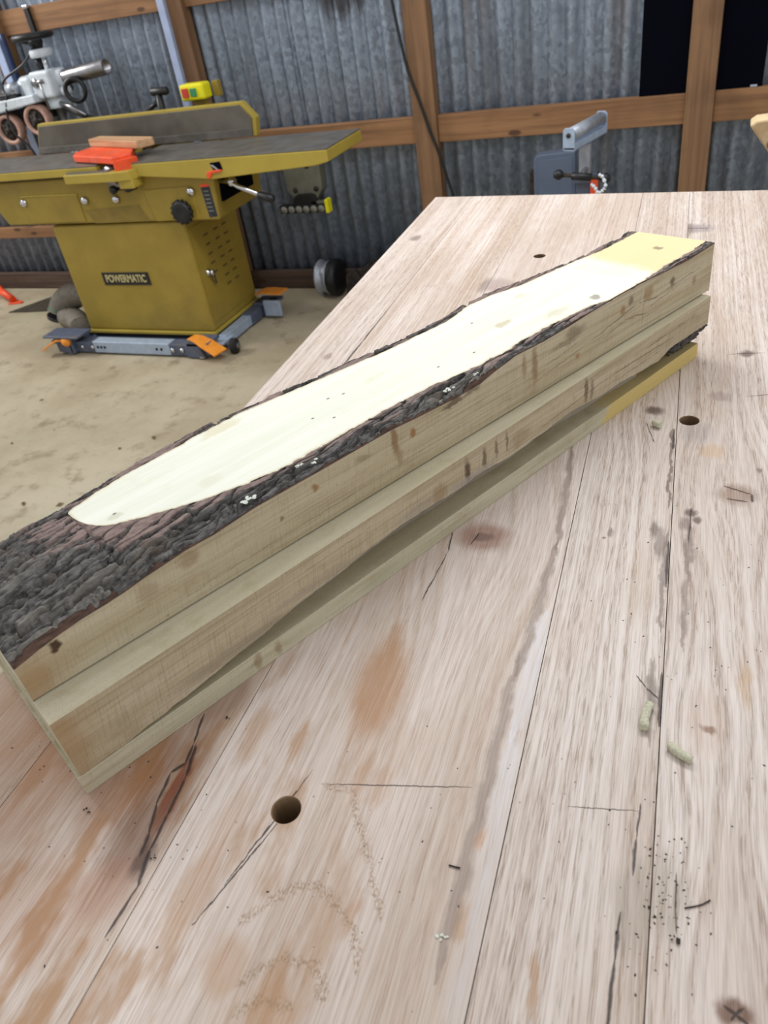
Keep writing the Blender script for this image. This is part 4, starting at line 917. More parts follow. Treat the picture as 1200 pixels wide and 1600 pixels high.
# switch on its mast
mb = MB(); jbox(mb, -0.965, -0.905, 0.232, 0.262, -0.16, 0.070); mb.build('switch_mast', M['yellow'], joi, bev=0.003)
mb = MB(); jbox(mb, -0.999, -0.880, 0.235, 0.300, 0.068, 0.130); sw = mb.build('switch_box', M['yellow_bright'], joi, bev=0.010, seg=3)
mb = MB(); jbox(mb, -0.878, -0.848, 0.205, 0.232, 0.068, 0.126); mb.build('switch_bracket', M['yellow'], joi, bev=0.002)
mb = MB(); jbox(mb, -0.985, -0.955, 0.299, 0.308, 0.082, 0.116); mb.build('stop_button', M['red'], sw, bev=0.002)
mb = MB(); jbox(mb, -0.945, -0.915, 0.299, 0.306, 0.084, 0.114); mb.build('start_button', M['green'], sw, bev=0.002)
# dust port
mb = MB(); mb.tube([J(-1.560, 0.50, -0.690), J(-1.640, 0.50, -0.690)], 0.062, 24); mb.build('dust_port', M['yellow'], joi)

# scrap of wood lying on the guard
sw_c = WP(-1.19, 0.53, -0.038)
scr = MB(); scr.prism([(-0.195, -0.036), (-0.190, 0.026), (0.20, 0.034), (0.212, 0.02), (0.196, -0.046)], 0.0004, 0.0300, 'z')
o = scr.build('wood_offcut', M['scrap'], None, bev=0.004); o.location = sw_c; o.rotation_euler = (0, 0, AW-math.radians(20))
tag(o, 'short pale wood offcut lying on the red-orange cutter guard', 'offcut')

# ------------------------------------------------------------------ mobile base under the jointer
mbz = wall_empty('mobile_base', JU, JV, -TH, label='blue-grey steel mobile base with orange pedals under the yellow jointer', cat='mobile base')
def jb(name, mat, u0, u1, v0, v1, z0, z1, parent, bev=0.003):
    mb = MB(); jbox(mb, u0, u1, v0, v1, z0, z1); return mb.build(name, M[mat], parent, bev=bev)
jb('tray', 'grey_blue', -1.60, -0.85, 0.278, 0.72, -0.832, -0.826, mbz, 0)
fr_ = jb('front_rail', 'pale_steel', -1.470, -1.040, 0.760, 0.815, -0.850, -0.796, mbz)
for u in (-1.445, -1.425, -1.405, -1.11, -1.085):
    mb = MB(); mb.lathe([(0, 0), (0.006, 0), (0.006, 0.002), (0, 0.002)], J(u, 0.8155, -0.822), (0, -1, 0), 10); mb.build('adjustment_hole', M['matte_black'], fr_)
for u0, u1 in ((-1.600, -1.440), (-1.060, -0.900)):
    s_ = jb('rail_sleeve', 'grey_blue', u0, u1, 0.752, 0.812, -0.852, -0.800, mbz)
    for u in ((u0+0.06, u1-0.04) if u0 < -1.3 else (u0+0.035, u0+0.085)):
        mb = MB(); mb.lathe([(0, 0), (0.010, 0), (0.010, 0.006), (0, 0.008)], J(u, 0.812, -0.825), (0, -1, 0), 10); mb.build('bolt', M['chrome'], s_)
sr_ = jb('side_rail', 'pale_steel', -0.858, -0.812, 0.43, 0.70, -0.850, -0.806, mbz)
jb('side_rail_sleeve', 'grey_blue', -0.862, -0.806, 0.30, 0.47, -0.852, -0.800, mbz)
jb('side_rail_step', 'pale_steel', -0.900, -0.790, 0.66, 0.76, -0.822, -0.812, mbz)
jb('left_rail', 'grey_blue', -1.640, -1.592, 0.33, 0.75, -0.850, -0.806, mbz)
jb('back_rail', 'pale_steel', -1.55, -0.90, 0.278, 0.306, -0.850, -0.806, mbz)
# corner brackets
def cornerb(u, v, su, sv, name='corner_bracket'):
    mb = MB(); jbox(mb, u-0.055, u+0.055, v-0.05, v+0.05, -0.800, -0.786); jbox(mb, u-0.045, u+0.045, v+0.030*sv-0.006, v+0.030*sv+0.006, -0.850, -0.786); jbox(mb, u+0.045*su-0.006, u+0.045*su+0.006, v-0.045, v+0.045, -0.850, -0.786)
    return mb.build(name, M['grey_blue'], mbz, bev=0.002)
cornerb(-1.635, 0.79, 1, 1); cornerb(-0.88, 0.775, -1, 1); cornerb(-0.79, 0.325, -1, 1); cornerb(-1.64, 0.325, 1, -1)
mb = MB(); jbox(mb, -1.655, -1.575, 0.800, 0.835, -0.852, -0.768); mb.build('foot_housing', M['grey_blue'], mbz, bev=0.006)
mb = MB(); jprism(mb, [(-0.95, -0.800), (-0.915, -0.770), (-0.88, -0.776), (-0.855, -0.850), (-0.90, -0.855), (-0.95, -0.85)], 0.80, 0.825); mb.build('foot_housing', M['grey_blue'], mbz, bev=0.003)
mb = MB(); jbox(mb, -1.725, -1.515, 0.745, 0.850, -0.772, -0.762); mb.build('corner_plate', M['grey_blue'], mbz, bev=0.003)
def foot(u, v):
    mb = MB(); mb.lathe([(0, 0), (0.018, 0), (0.018, 0.012), (0.008, 0.014), (0.008, 0.06), (0, 0.06)], J(u, v, -0.8598), (0, 0, 1), 14); mb.build('levelling_foot', M['steel'], mbz)
foot(-1.61, 0.815); foot(-0.875, 0.81)
def caster(u, v, r=0.035, w=0.030, ang=0.3):
    a = Vector((math.cos(ang), math.sin(ang), 0)); c = Vector(J(u, v, -0.8598+r))
    mb = MB(); mb.lathe([(0, 0), (r*0.7, 0), (r, w*0.15), (r, w*0.85), (r*0.7, w), (0, w)], c-a*(w/2), a, 22); wh = mb.build('caster_wheel', M['rubber'], mbz)
    mb = MB(); mb.lathe([(0, -0.002), (r*0.45, -0.002), (r*0.45, w+0.002), (0, w+0.002)], c-a*(w/2), a, 16); mb.build('hub', M['steel'], wh)
caster(-0.745, 0.745, 0.033, 0.034, 0.2); caster(-0.76, 0.335, 0.042, 0.036, 0.25); caster(-1.66, 0.335, 0.042, 0.036, 0.1); caster(-1.69, 0.76, 0.028, 0.03, 0.1)
mb = MB(); jbox(mb, -0.79, -0.70, 0.362, 0.382, -0.848, -0.772); mb.build('caster_fork', M['pale_steel'], mbz, bev=0.006)
def pedal(p0, p1, w, th=0.008):
    p0, p1 = Vector(J(*p0)), Vector(J(*p1)); d = (p1-p0); L = d.length; d.normalize(); sx = d.cross(Vector((0, 0, 1))).normalized(); up = sx.cross(d)
    mb = MB(); prof = [(0, -0.35), (0.25, -0.42), (0.55, -0.5), (1.0, -0.5), (1.0, 0.5), (0.55, 0.5), (0.25, 0.42), (0, 0.35)]
    lift = [0, 0.012, 0.010, 0.004, 0.004, 0.010, 0.012, 0]
    lo = [tuple(p0+d*(a*L)+sx*(b_*w)+up*l) for (a, b_), l in zip(prof, lift)]; hi = [tuple(Vector(q)+up*th) for q in lo]; n = len(lo)
    mb.add(lo+hi, [[0, 1, 6, 7][::-1], [1, 2, 5, 6][::-1], [2, 3, 4, 5][::-1], [8, 9, 14, 15], [9, 10, 13, 14], [10, 11, 12, 13]]+[(i, (i+1) % n, (i+1) % n+n, i+n) for i in range(n)])
    return mb.build('foot_pedal', M['orange'], mbz, bev=0.002)
pedal((-0.925, 0.79, -0.775), (-0.765, 0.83, -0.828), 0.075)
pedal((-0.845, 0.32, -0.762), (-0.690, 0.335, -0.752), 0.075)
pedal((-1.62, 0.83, -0.785), (-1.735, 0.85, -0.832), 0.045)
mb = MB(); mb.lathe([(0, 0), (0.02, 0), (0.024, 0.01), (0.02, 0.022), (0, 0.024)], J(-1.60, 0.83, -0.790), (0.2, -1, 0.3), 14); mb.build('pedal_knob', M['orange'], mbz)

# ------------------------------------------------------------------ dust hose at the left of the cabinet
hs = wall_empty('dust_hose', -1.75, 0.5, -TH, label='grey ribbed dust hose with green clamps left of the yellow cabinet', cat='hose')
def H(u, v, z): return Vector((u+1.75, -(v-0.5), z+TH))
path = [H(-1.645, .50, -.690), H(-1.72, .50, -.690), H(-1.80, .50, -.700), H(-1.87, .505, -.735), H(-1.905, .515, -.780), H(-1.915, .53, -.798)]
def spline(P, n):
    P = [P[0]]+list(P)+[P[-1]]; out = []
    for i in range(1, len(P)-2):
        for k in range(n):
            t = k/n; a, b_, c, d_ = P[i-1], P[i], P[i+1], P[i+2]
            out.append(0.5*((2*b_)+(c-a)*t+(2*a-5*b_+4*c-d_)*t*t+(3*b_-a*1-3*c+d_)*t**3))
    out.append(P[-2]); return out
sp = spline(path, 22)
MB().tube(sp, [0.057+0.0050*math.cos(i*PI) for i in range(len(sp))], 22).build('ribbed_tube', M['hose'], hs)
for c, t in ((sp[3], sp[4]-sp[3]), (sp[-8], sp[-7]-sp[-8])):
    MB().torus(c, t, 0.0605, 0.0035, 28, 8).build('clamp', M['green'], hs)
mb = MB(); mb.tube([sp[-5], sp[-1]+Vector((-0.004, 0, -0.012))], 0.0585, 22); mb.build('cuff', M['black'], hs)
t2 = spline([H(-1.66, .66, -.800), H(-1.70, .62, -.800), H(-1.78, .56, -.800), H(-1.86, .535, -.800)], 10)
MB().tube(t2, [0.052+0.002*math.cos(i*PI) for i in range(len(t2))], 20).build('lower_tube', M['hose'], hs)

# ------------------------------------------------------------------ power feeder behind the jointer, on its column
PU, PV = -1.79, 0.15
pf = wall_empty('power_feeder', PU, PV, -TH, label='pale grey power feeder with pink rollers behind the jointer fence', cat='power feeder')
def Q3(u, v, z): return (u-PU, -(v-PV), z+TH)
def pb(name, mat, u0, u1, v0, v1, z0, z1, bev=0.006, parent=pf):
    mb = MB(); mb.box(u0-PU, u1-PU, -(v1-PV), -(v0-PV), z0+TH, z1+TH); return mb.build(name, M[mat], parent, bev=bev)
MB().lathe([(0, 0), (0.10, 0), (0.10, 0.03), (0.06, 0.045), (0.05, 0.12), (0.035, 0.13), (0, 0.13)], Q3(PU, PV, -TH+0.0005), (0, 0, 1), 28).build('base', M['feeder_paint'], pf)
MB().tube([Q3(PU, PV, -0.74), Q3(PU, PV, 0.11)], 0.026, 22).build('column', M['steel'], pf)
MB().lathe([(0, 0), (0.054, 0), (0.056, 0.006), (0.056, 0.014), (0.052, 0.018), (0.052, 0.150), (0.046, 0.156), (0, 0.156)], Q3(PU, PV, 0.085), (0, 0, 1), 28).build('sleeve', M['feeder_paint'], pf)
mb = MB(); mb.box(-0.062, 0.060, -0.072, 0.055, TH+0.130, TH+0.242); mb.build('clamp_block', M['feeder_paint'], pf, bev=0.014, seg=3)
MB().tube([Q3(PU+0.002, PV, 0.235), Q3(PU+0.002, PV, 0.300)], 0.012, 14).build('lift_screw', M['chrome'], pf)
MB().tube([Q3(PU-0.035, PV, 0.235), Q3(PU-0.035, PV, 0.295)], 0.016, 12).build('guide_post', M['black'], pf)
MB().lathe([(0, 0), (0.048, 0), (0.052, 0.006), (0.052, 0.026), (0.046, 0.032), (0, 0.033)], Q3(PU-0.002, PV, 0.292), (0, 0, 1), 26).build('cap', M['feeder_paint'], pf)
mb = MB(); mb.torus(Q3(PU-0.02, PV, 0.374), (0, 0, 1), 0.080, 0.014, 36, 12)
for k in range(3):
    a = 2*PI*k/3+0.4; mb.tube([Q3(PU-0.02, PV, 0.345), Q3(PU-0.02+0.077*math.cos(a), PV+0.077*math.sin(a), 0.374)], 0.011, 10)
mb.lathe([(0, 0), (0.018, 0), (0.034, 0.03), (0.030, 0.05), (0, 0.052)], Q3(PU-0.01, PV, 0.318), (-0.1, 0, 1), 18)
mb.build('handwheel', M['black'], pf)
# horizontal arm
t0, t1 = Vector(Q3(PU+0.05, PV, 0.198)), Vector(Q3(-1.445, PV+0.01, 0.222))
ax_ = (t1-t0).normalized(); L = (t1-t0).length
mb = MB(); mb.lathe([(0.025, L), (0.031, L), (0.032, L-0.002), (0.032, 0.05), (0.032, 0.0), (0.025, 0.0), (0.025, L)], t0, ax_, 28)
mb.f = mb.f[:-2]; mb.m = mb.m[:-2]; mb.sm = mb.sm[:-2]
mb.build('horizontal_arm', M['steel'], pf)
MB().lathe([(0, 0), (0.036, 0), (0.040, 0.006), (0.040, 0.050), (0.030, 0.056), (0, 0.056)], t0-ax_*0.012, ax_, 24).build('arm_collar', M['feeder_paint'], pf)
mb = MB(); mb.torus(Q3(-1.625, PV+0.05, 0.150), (0.35, -1, 0), 0.045, 0.011, 28, 10); mb.tube([Q3(-1.665, PV+0.03, 0.16), Q3(-1.70, PV, 0.155)], 0.016, 12); mb.build('crank_ring', M['black'], pf)
MB().lathe([(0, 0), (0.020, 0), (0.022, 0.03), (0.014, 0.05), (0, 0.052)], Q3(-1.715, PV+0.03, 0.150), (1, 0, 0.1), 16).build('crank_hub', M['feeder_paint'], pf)
mb = MB(); mb.tube([Q3(-1.745, PV+0.04, 0.105), Q3(-1.68, PV+0.05, 0.085), Q3(-1.60, PV+0.06, 0.045)], [0.009, 0.013, 0.006], 12); mb.build('clamp_lever', M['steel'], pf)
mb = MB(); mb.tube([Q3(-1.735, PV+0.03, 0.085), Q3(-1.66, PV+0.04, 0.055), Q3(-1.55, PV+0.05, 0.02)], [0.014, 0.012, 0.010], 12); mb.build('lower_link', M['black'], pf)
mb = MB(); mb.lathe([(0, 0), (0.02, 0), (0.02, 0.012), (0, 0.012)], Q3(PU-0.03, PV+0.065, 0.198), (0, -1, 0), 14); mb.tube([Q3(PU-0.03, PV+0.07, 0.198), Q3(PU+0.02, PV+0.07, 0.203)], 0.009, 10); mb.tube([Q3(PU-0.004, PV+0.072, 0.196), Q3(PU-0.002, PV+0.070, 0.09)], 0.005, 10); mb.build('locking_handle', M['steel'], pf)
# feeder body with gearbox, motor, rollers
mb = MB(); mb.prism([(-0.62, 0.125), (-0.045, 0.158), (-0.045, 0.122), (-0.62, 0.062)], -0.10, 0.05, 'y'); 
for i in range(len(mb.v)): mb.v[i] = (mb.v[i][0], mb.v[i][1], mb.v[i][2]+TH)
mb.build('roller_housing', M['feeder_paint'], pf, bev=0.006)
mb = MB(); mb.prism([(-0.62, 0.06), (-0.03, 0.12), (-0.03, 0.05), (-0.62, -0.03)], -0.03, 0.05, 'y')
for i in range(len(mb.v)): mb.v[i] = (mb.v[i][0], mb.v[i][1], mb.v[i][2]+TH)
mb.build('inner_plate', M['rubber'], pf)
MB().lathe([(0, 0), (0.050, 0), (0.055, 0.01), (0.055, 0.10), (0.045, 0.12), (0, 0.12)], Q3(PU-0.06, PV+0.0, 0.180), (-1, 0, -0.08), 24).build('gearbox', M['feeder_paint'], pf)
pb('gearbox_flange', 'feeder_paint', PU-0.125, PU-0.07, PV-0.06, PV+0.07, 0.135, 0.225, 0.01)
MB().lathe([(0, 0), (0.040, 0), (0.040, 0.16), (0, 0.16)], Q3(PU-0.17, PV+0.02, 0.165), (-1, 0, -0.1), 22).build('motor', M['black'], pf)
MB().lathe([(0, 0), (0.024, 0), (0.026, 0.05), (0, 0.052)], Q3(PU-0.20, PV+0.075, 0.185), (1, 0, 0.15), 16).build('cable_gland', M['aluminium'], pf)
pb('junction_box', 'black', PU-0.26, PU-0.155, PV+0.02, PV+0.09, 0.130, 0.172, 0.006)
for u, z, v in ((-2.075, 0.022, 0.19), (-1.885, 0.050, 0.19)):
    c = Vector(Q3(u, v, z)); a = Vector((0.10, -1, 0)).normalized()
    mb = MB(); mb.lathe([(0.050, 0), (0.063, 0.0), (0.066, 0.003), (0.066, 0.045), (0.063, 0.048), (0.050, 0.048), (0.050, 0)], c, a, 34); mb.f = mb.f[:-2]; mb.m = mb.m[:-2]; mb.sm = mb.sm[:-2]
    rl = mb.build('roller', M['tyre_pink'], pf)
    mb = MB(); mb.lathe([(0, 0.004), (0.0505, 0.004), (0.0505, 0.036), (0.030, 0.042), (0.014, 0.044), (0.012, 0.056), (0, 0.057)], c, a, 26)
    for k in range(5):
        q = 2*PI*k/5; d1 = Vector((math.cos(q), 0, math.sin(q))); mb.tube([c+a*0.044+d1*0.012, c+a*0.043+d1*0.040], 0.006, 8)
    mb.build('hub', M['grime'], rl)
cb = spline([Vector(Q3(PU-0.005, PV+0.03, 0.335)), Vector(Q3(-1.90, 0.17, 0.275)), Vector(Q3(-2.02, .20, .225)), Vector(Q3(-2.035, .21, .175)), Vector(Q3(-2.00, .24, .165)), Vector(Q3(-2.03, .25, .09)), Vector(Q3(-2.02, .262, .03)), Vector(Q3(-2.005, .26, -.01)), Vector(Q3(-1.96, .255, -.06)), Vector(Q3(-1.93, .255, -.14))], 10)
MB().tube(cb, 0.0055, 8).build('cable', M['black'], pf)

# ------------------------------------------------------------------ things on and against the wall
def wtube(name, pts, r, mat, **kw):
    mb = MB(); mb.tube([WP(*p) for p in pts], r, 12); o = mb.build(name, mat); tag(o, **kw); return o
def wbox(name, u0, u1, v0, v1, z0, z1, mat, bev=0.003, **kw):
    e = MB(); e.box(u0+1, u1+1, -v1, -v0, z0, z1); o = e.build(name, mat, None, bev=bev); o.location = WP(-1, 0, 0); o.rotation_euler = (0, 0, AW); tag(o, **kw); return o
wbox('conduit', -1.178, -1.142, 0.022, 0.046, -0.857, 1.6, M['conduit'], label='pale blue-grey conduit running up the post behind the yellow switch', cat='conduit')
wbox('conduit', -2.165, -2.120, 0.022, 0.046, -0.857, 1.6, M['conduit'], label='pale conduit strip on the left post beside the feeder handwheel', cat='conduit')
wtube('pipe', [(-2.097, 0.035, -0.857), (-2.097, 0.035, 0.37), (-2.097, 0.035, 0.40)], 0.013, M['blue'], label='dark blue pipe beside the pale strip on the left post', cat='pipe')
st = wall_empty('hanging_strap', -1.92, 0.0, 0.43, label='black strap with metal tip hanging over the upper rail', cat='strap')
MB().box(-0.013, 0.013, -0.016, -0.0003, -0.075, 0.050).build('webbing', M['black'], st, bev=0.002)
MB().box(-0.015, 0.015, -0.018, -0.0003, 0.050, 0.0625).build('metal_tip', M['chrome'], st, bev=0.002)
# black boards standing on the middle rail, either side of the post
for u0, u1, lab in ((0.822, 0.988, 'matte black board standing on the rail, left of the right-hand post'), (1.092, 1.245, 'matte black board standing on the rail, right of the right-hand post')):
    wbox('black_board', u0, u1, -0.036, -0.012, -0.1165, 0.62, M['matte_black'], label=lab, cat='board', group='black boards on the rail')
wbox('metal_clip', 1.205, 1.228, -0.010, 0.0, -0.1165, -0.108, M['aluminium'], 0.002, label='tiny metal clip lying on the rail below the right black board', cat='clip')
# cord
cp = [Vector(WP(*p)) for p in ((-0.150, 0.028, 0.70), (-0.120, 0.028, 0.42), (-0.112, 0.028, 0.30), (-0.098, 0.028, 0.19), (-0.075, 0.030, 0.06), (-0.040, 0.030, -0.05), (-0.005, 0.030, -0.17), (0.030, 0.030, -0.27), (0.052, 0.028, -0.36), (0.075, 0.026, -0.46), (0.09, 0.03, -0.62), (0.09, 0.04, -0.8558))]
tag(MB().tube(spline(cp, 8), 0.0065, 8).build('extension_cord', M['black']), 'black extension cord draped across the wall post behind the bench', 'cord')
# socket strip on its plate
ps = wall_empty('outlet_strip', -0.655, 0.0, -0.35, label='black six-socket strip under an olive-grey plate on the wall', cat='outlet strip')
MB().prism([(-0.095, 0.14), (0.10, 0.14), (0.090, -0.03), (0.055, -0.075), (-0.055, -0.080), (-0.092, -0.035)], -0.010, 0.048, 'y').build('plate', M['grey_plate'], ps, bev=0.002)
for x, z in ((-0.050, -0.030), (0.060, -0.028), (0.030, 0.075)):
    MB().lathe([(0, 0), (0.013, 0), (0.013, 0.002), (0.006, 0.003), (0, 0.003)], (x, -0.010, z), (0, -1, 0), 14).build('plate_hole', M['grime'], ps)
MB().prism([(-0.075, -0.098), (0.068, -0.096), (0.052, -0.052), (0.036, -0.044), (-0.036, -0.046), (-0.054, -0.056)], -0.030, -0.010, 'y').build('bracket', M['black'], ps, bev=0.003)
sp_ = MB(); sp_.box(-0.138, 0.108, -0.040, -0.004, -0.128, -0.090); sb2 = sp_.build('strip_body', M['black'], ps, bev=0.004)
for k in range(6):
    MB().lathe([(0, 0), (0.0165, 0), (0.0165, 0.004), (0, 0.005)], (-0.113+k*0.0395, -0.0400, -0.110), (0, -1, 0), 18).build('socket', M['socket'], sb2)
MB().box(0.106, 0.124, -0.044, -0.002, -0.130, -0.070).build('end_cap', M['yellow_bright'], ps, bev=0.003)
MB().box(0.030, 0.108, -0.030, -0.008, -0.090, -0.078).build('top_lip', M['grey_plate'], ps, bev=0.002)

# ------------------------------------------------------------------ roller stand and grey cabinet behind the bench
rs_ = wall_empty('roller_stand', 0.725, 0.70, -TH, label='grey roller stand with black T-handle beyond the bench end', cat='roller stand')
def Rr(u, v, z): return Vector((u-0.725, -(v-0.70), z+TH))
f0, f1 = Rr(0.704, 0.80, -0.070), Rr(0.768, 0.575, -0.070); dv = (f1-f0).normalized(); sd = dv.cross(Vector((0, 0, 1))).normalized()
MB().tube([f0+dv*0.006, f1-dv*0.006], 0.019, 24).build('roller', M['aluminium'], rs_)
mb = MB()
def chan(mb, a, b_, w, h, zc, t=0.003):
    for q0, q1, z0, z1 in ((-w/2, w/2, zc, zc+t), (-w/2, w/2, zc-h, zc-h+t), (-w/2, -w/2+t, zc-h, zc), (w/2-t, w/2, zc-h, zc)):
        P = [a+sd*q0, a+sd*q1, b_+sd*q1, b_+sd*q0]; v = [(p.x, p.y, z0) for p in P]+[(p.x, p.y, z1) for p in P]
        mb.add(v, [(0,3,2,1),(4,5,6,7),(0,1,5,4),(1,2,6,5),(2,3,7,6),(3,0,4,7)])
chan(mb, f0, f1, 0.040, 0.016, TH-0.098); mb.build('channel', M['pale_steel'], rs_)
for e in (f0, f1):
    P = [(q, z) for q, z in ((-0.019, -0.036), (0.019, -0.036), (0.019, 0.012), (0.012, 0.020), (-0.012, 0.020), (-0.019, 0.012))]
    mb = MB(); n = len(P); v = [tuple(e+sd*q+Vector((0, 0, z))-dv*0.003) for q, z in P]+[tuple(e+sd*q+Vector((0, 0, z))+dv*0.003) for q, z in P]
    mb.add(v, [list(range(n)), list(range(2*n-1, n-1, -1))]+[(i, i+n, (i+1) % n+n, (i+1) % n) for i in range(n)]); ep = mb.build('end_plate', M['pale_steel'], rs_, bev=0.001)
    MB().lathe([(0, -0.006), (0.007, -0.006), (0.007, 0.006), (0, 0.006)], e, dv, 12).build('axle', M['grime'], ep)
fm = (f0+f1)/2
MB().box(fm.x-0.017, fm.x+0.017, fm.y-0.017, fm.y+0.017, 0.30, TH-0.116).build('inner_post', M['aluminium'], rs_, bev=0.002)
mb = MB(); mb.box(fm.x-0.024, fm.x+0.024, fm.y-0.024, fm.y+0.024, 0.03, TH-0.215); mb.box(fm.x-0.034, fm.x+0.034, fm.y-0.034, fm.y+0.034, TH-0.232, TH-0.215); mb.build('outer_post', M['cabinet_grey'], rs_, bev=0.003)
h0, h1 = Rr(0.672, 0.80, -0.181), Rr(0.815, 0.80, -0.199)
mb = MB(); mb.tube([h0, h1], 0.0065, 12); hb = mb.build('handle_bar', M['grime'], rs_)
for e in (h0, h1): MB().lathe([(0, -0.016), (0.009, -0.014), (0.0155, -0.004), (0.0155, 0.004), (0.009, 0.014), (0, 0.016)], e, (1, 0, 0), 16).build('handle_ball', M['black'], hb)
hm = (h0+h1)/2
MB().tube([hm, Vector((hm.x-0.004, fm.y-0.02, hm.z-0.004))], 0.010, 12).build('clamp_screw', M['steel'], rs_)
MB().tube([hm+Vector((-0.03, 0, 0.003)), hm+Vector((0.03, 0, -0.004))], 0.012, 12).build('handle_hub', M['black'], rs_)
for k in range(4):
    a = PI/4+k*PI/2; MB().tube([Vector((fm.x, fm.y, 0.10)), Vector((fm.x+0.24*math.cos(a), fm.y+0.24*math.sin(a), 0.012))], 0.011, 10).build('leg', M['cabinet_grey'], rs_)
MB().box(fm.x+0.026, fm.x+0.048, fm.y-0.06, fm.y-0.035, TH-0.30, TH-0.212).build('release_tab', M['red_orange'], rs_, bev=0.003)
wr = spline([h1+Vector((-0.040, -0.016, -0.012)), h1+Vector((-0.028, -0.020, -0.020)), h1+Vector((-0.018, -0.020, -0.036)), h1+Vector((-0.004, -0.020, -0.030)), h1+Vector((0.004, -0.020, -0.016)), h1+Vector((-0.006, -0.020, 0.010)), h1+Vector((-0.018, -0.018, 0.016))], 6)
wrap = MB().tube(wr, [0.0045+0.0025*math.sin(i*1.9) for i in range(len(wr))], 8).build('plastic_tie', M['plastic_wrap'], None); wrap.matrix_world = rs_.matrix_basis
tag(wrap, 'shiny scrap of white plastic twisted round the black handle', 'plastic scrap')
cg = wall_empty('grey_cabinet', 0.56, 0.22, -TH, label='grey sheet metal cabinet with rounded corner behind the roller stand', cat='cabinet')
arc = [(-0.055+0.025*math.cos(a), 0.60+0.025*math.sin(a)) for a in np.linspace(PI, PI/2, 7)]
MB().prism([(-0.080, 0.0005)]+arc+[(0.075, 0.632), (0.075, 0.0005)], -0.06, 0.0, 'y').build('body', M['cabinet_grey'], cg, bev=0.004)
MB().prism([(-0.062, 0.03)]+[(x+0.018, z-0.018) for x, z in arc]+[(0.066, 0.614), (0.066, 0.03)], -0.063, -0.06, 'y').build('front_panel', M['cabinet_grey'], cg, bev=0.001)
MB().box(-0.105, -0.082, -0.02, 0.02, 0.0005, 0.56).build('side_rail', M['grime'], cg, bev=0.003)

# pale slab standing at the right edge
ws = wall_empty('standing_slab', 1.45, 1.5, -TH, label='pale live-edge slab standing upright at the right edge behind the bench', cat='lumber slab')
MB().prism([(-0.262, TH+0.070), (-0.250, TH+0.078), (-0.222, TH+0.080), (0.30, TH+0.086), (0.78, 0.0005), (0.46, 0.0005)], -0.03, 0.03, 'y').build('board', M['pale_slab'], ws, bev=0.004)

# ------------------------------------------------------------------ floor bits at the left
mt = MB(); mt.prism([(-2.46, .36), (-2.43, .30), (-2.36, .16), (-2.30, .085), (-2.12, .09), (-2.0, .15), (-2.02, .30), (-2.2, .33), (-2.34, .35)], 0, 0.004, 'z')
for i in range(len(mt.v)): p = WP(mt.v[i][0], mt.v[i][1], 0); mt.v[i] = (p.x, p.y, mt.v[i][2]+0.0005)
tag(mt.build('floor_mat', M['mat']), 'flat dark grey sheet lying on the floor left of the hose', 'mat')
ob = wall_empty('orange_bar', -2.6, 0.2, -TH, label='red-orange bar end lying on the floor at the left edge', cat='bar')
MB().tube([(-0.32, 0.16, 0.10), (-0.05, 0.02, 0.045), (0.05, -0.02, 0.022)], [0.022, 0.021, 0.020], 14).build('bar', M['red_orange'], ob)
MB().prism([(0.03, -0.05), (0.11, -0.03), (0.115, -0.01), (0.04, 0.015)], 0.0005, 0.008, 'z').build('foot', M['red_orange'], ob, bev=0.002)
# iron wheel and dark scrap by the wall, half hidden by the bench
iw = wall_empty('iron_wheel', -0.605, 0.075, -TH, label='grey rimmed iron wheel standing at the wall foot behind the bench', cat='wheel')
MB().lathe([(0, 0), (0.075, 0), (0.085, 0.006), (0.085, 0.016), (0.070, 0.022), (0.070, 0.044), (0.080, 0.050), (0.080, 0.058), (0.060, 0.062), (0, 0.062)], (-0.02, 0, 0.0855), (1, 0, 0), 30).build('rim', M['aluminium'], iw)
MB().lathe([(0, 0.0), (0.084, 0.0), (0.086, 0.01), (0.086, 0.040), (0.05, 0.046), (0, 0.046)], (0.044, 0, 0.0865), (1, 0, 0), 30).build('drum', M['black'], iw)
sc = wall_empty('scrap_iron', -0.40, 0.10, -TH, label='heap of dark rusty scrap iron at the wall beside the iron wheel', cat='scrap iron')
rg = random.Random(11)
for k in range(9):
    x, z = rg.uniform(-0.04, 0.20), 0.0; hgt = rg.uniform(0.06, 0.16)+max(0, x)*0.5
    MB().prism([(x-0.05, 0.0005), (x+0.05, 0.0005), (x+0.045, hgt*0.7), (x+0.01, hgt), (x-0.04, hgt*0.8)], rg.uniform(-0.08, -0.02), rg.uniform(0.0, 0.05), 'y').build('scrap_piece', M['grime'], sc, bev=0.006)

# ------------------------------------------------------------------ small things on the bench top and on the floor
def pellet(a, b_, r, lab):
    A, B = Vector((a[0], a[1], TH+r)), Vector((b_[0], b_[1], TH+r)); d = (B-A); n = 9; sx = d.cross(Vector((0, 0, 1))).normalized()
    pts = [A+d*(k/(n-1))+sx*(0.0012*math.sin(k/(n-1)*PI)) for k in range(n)]
    rg = random.Random(int(a[0]*1e5)); o = MB().tube(pts, [r*(rg.uniform(0.86, 1.06)) for k in range(n)], 12).build('wood_plug', M['pellet']); o.rotation_euler.z = TURN
    tag(o, lab, 'wood plug', 'wood plugs on the bench'); return o
pellet((0.0088, 0.3653), (0.0062, 0.3440), 0.0031, 'pale wood plug lying along the grain just left of the seam')
pellet((0.0227, 0.3346), (0.0361, 0.3256), 0.0030, 'pale wood plug lying slantwise just right of the seam')
pellet((-0.0064, 0.7464), (0.0003, 0.7403), 0.0038, 'stubby pale wood plug near the far dog hole')
def strand(name, pts, r, mat, lab, cat):
    o = MB().tube(spline([Vector((p[0], p[1], TH+r+0.0002)) for p in pts], 6), r, 6).build(name, mat); o.rotation_euler.z = TURN; tag(o, lab, cat)
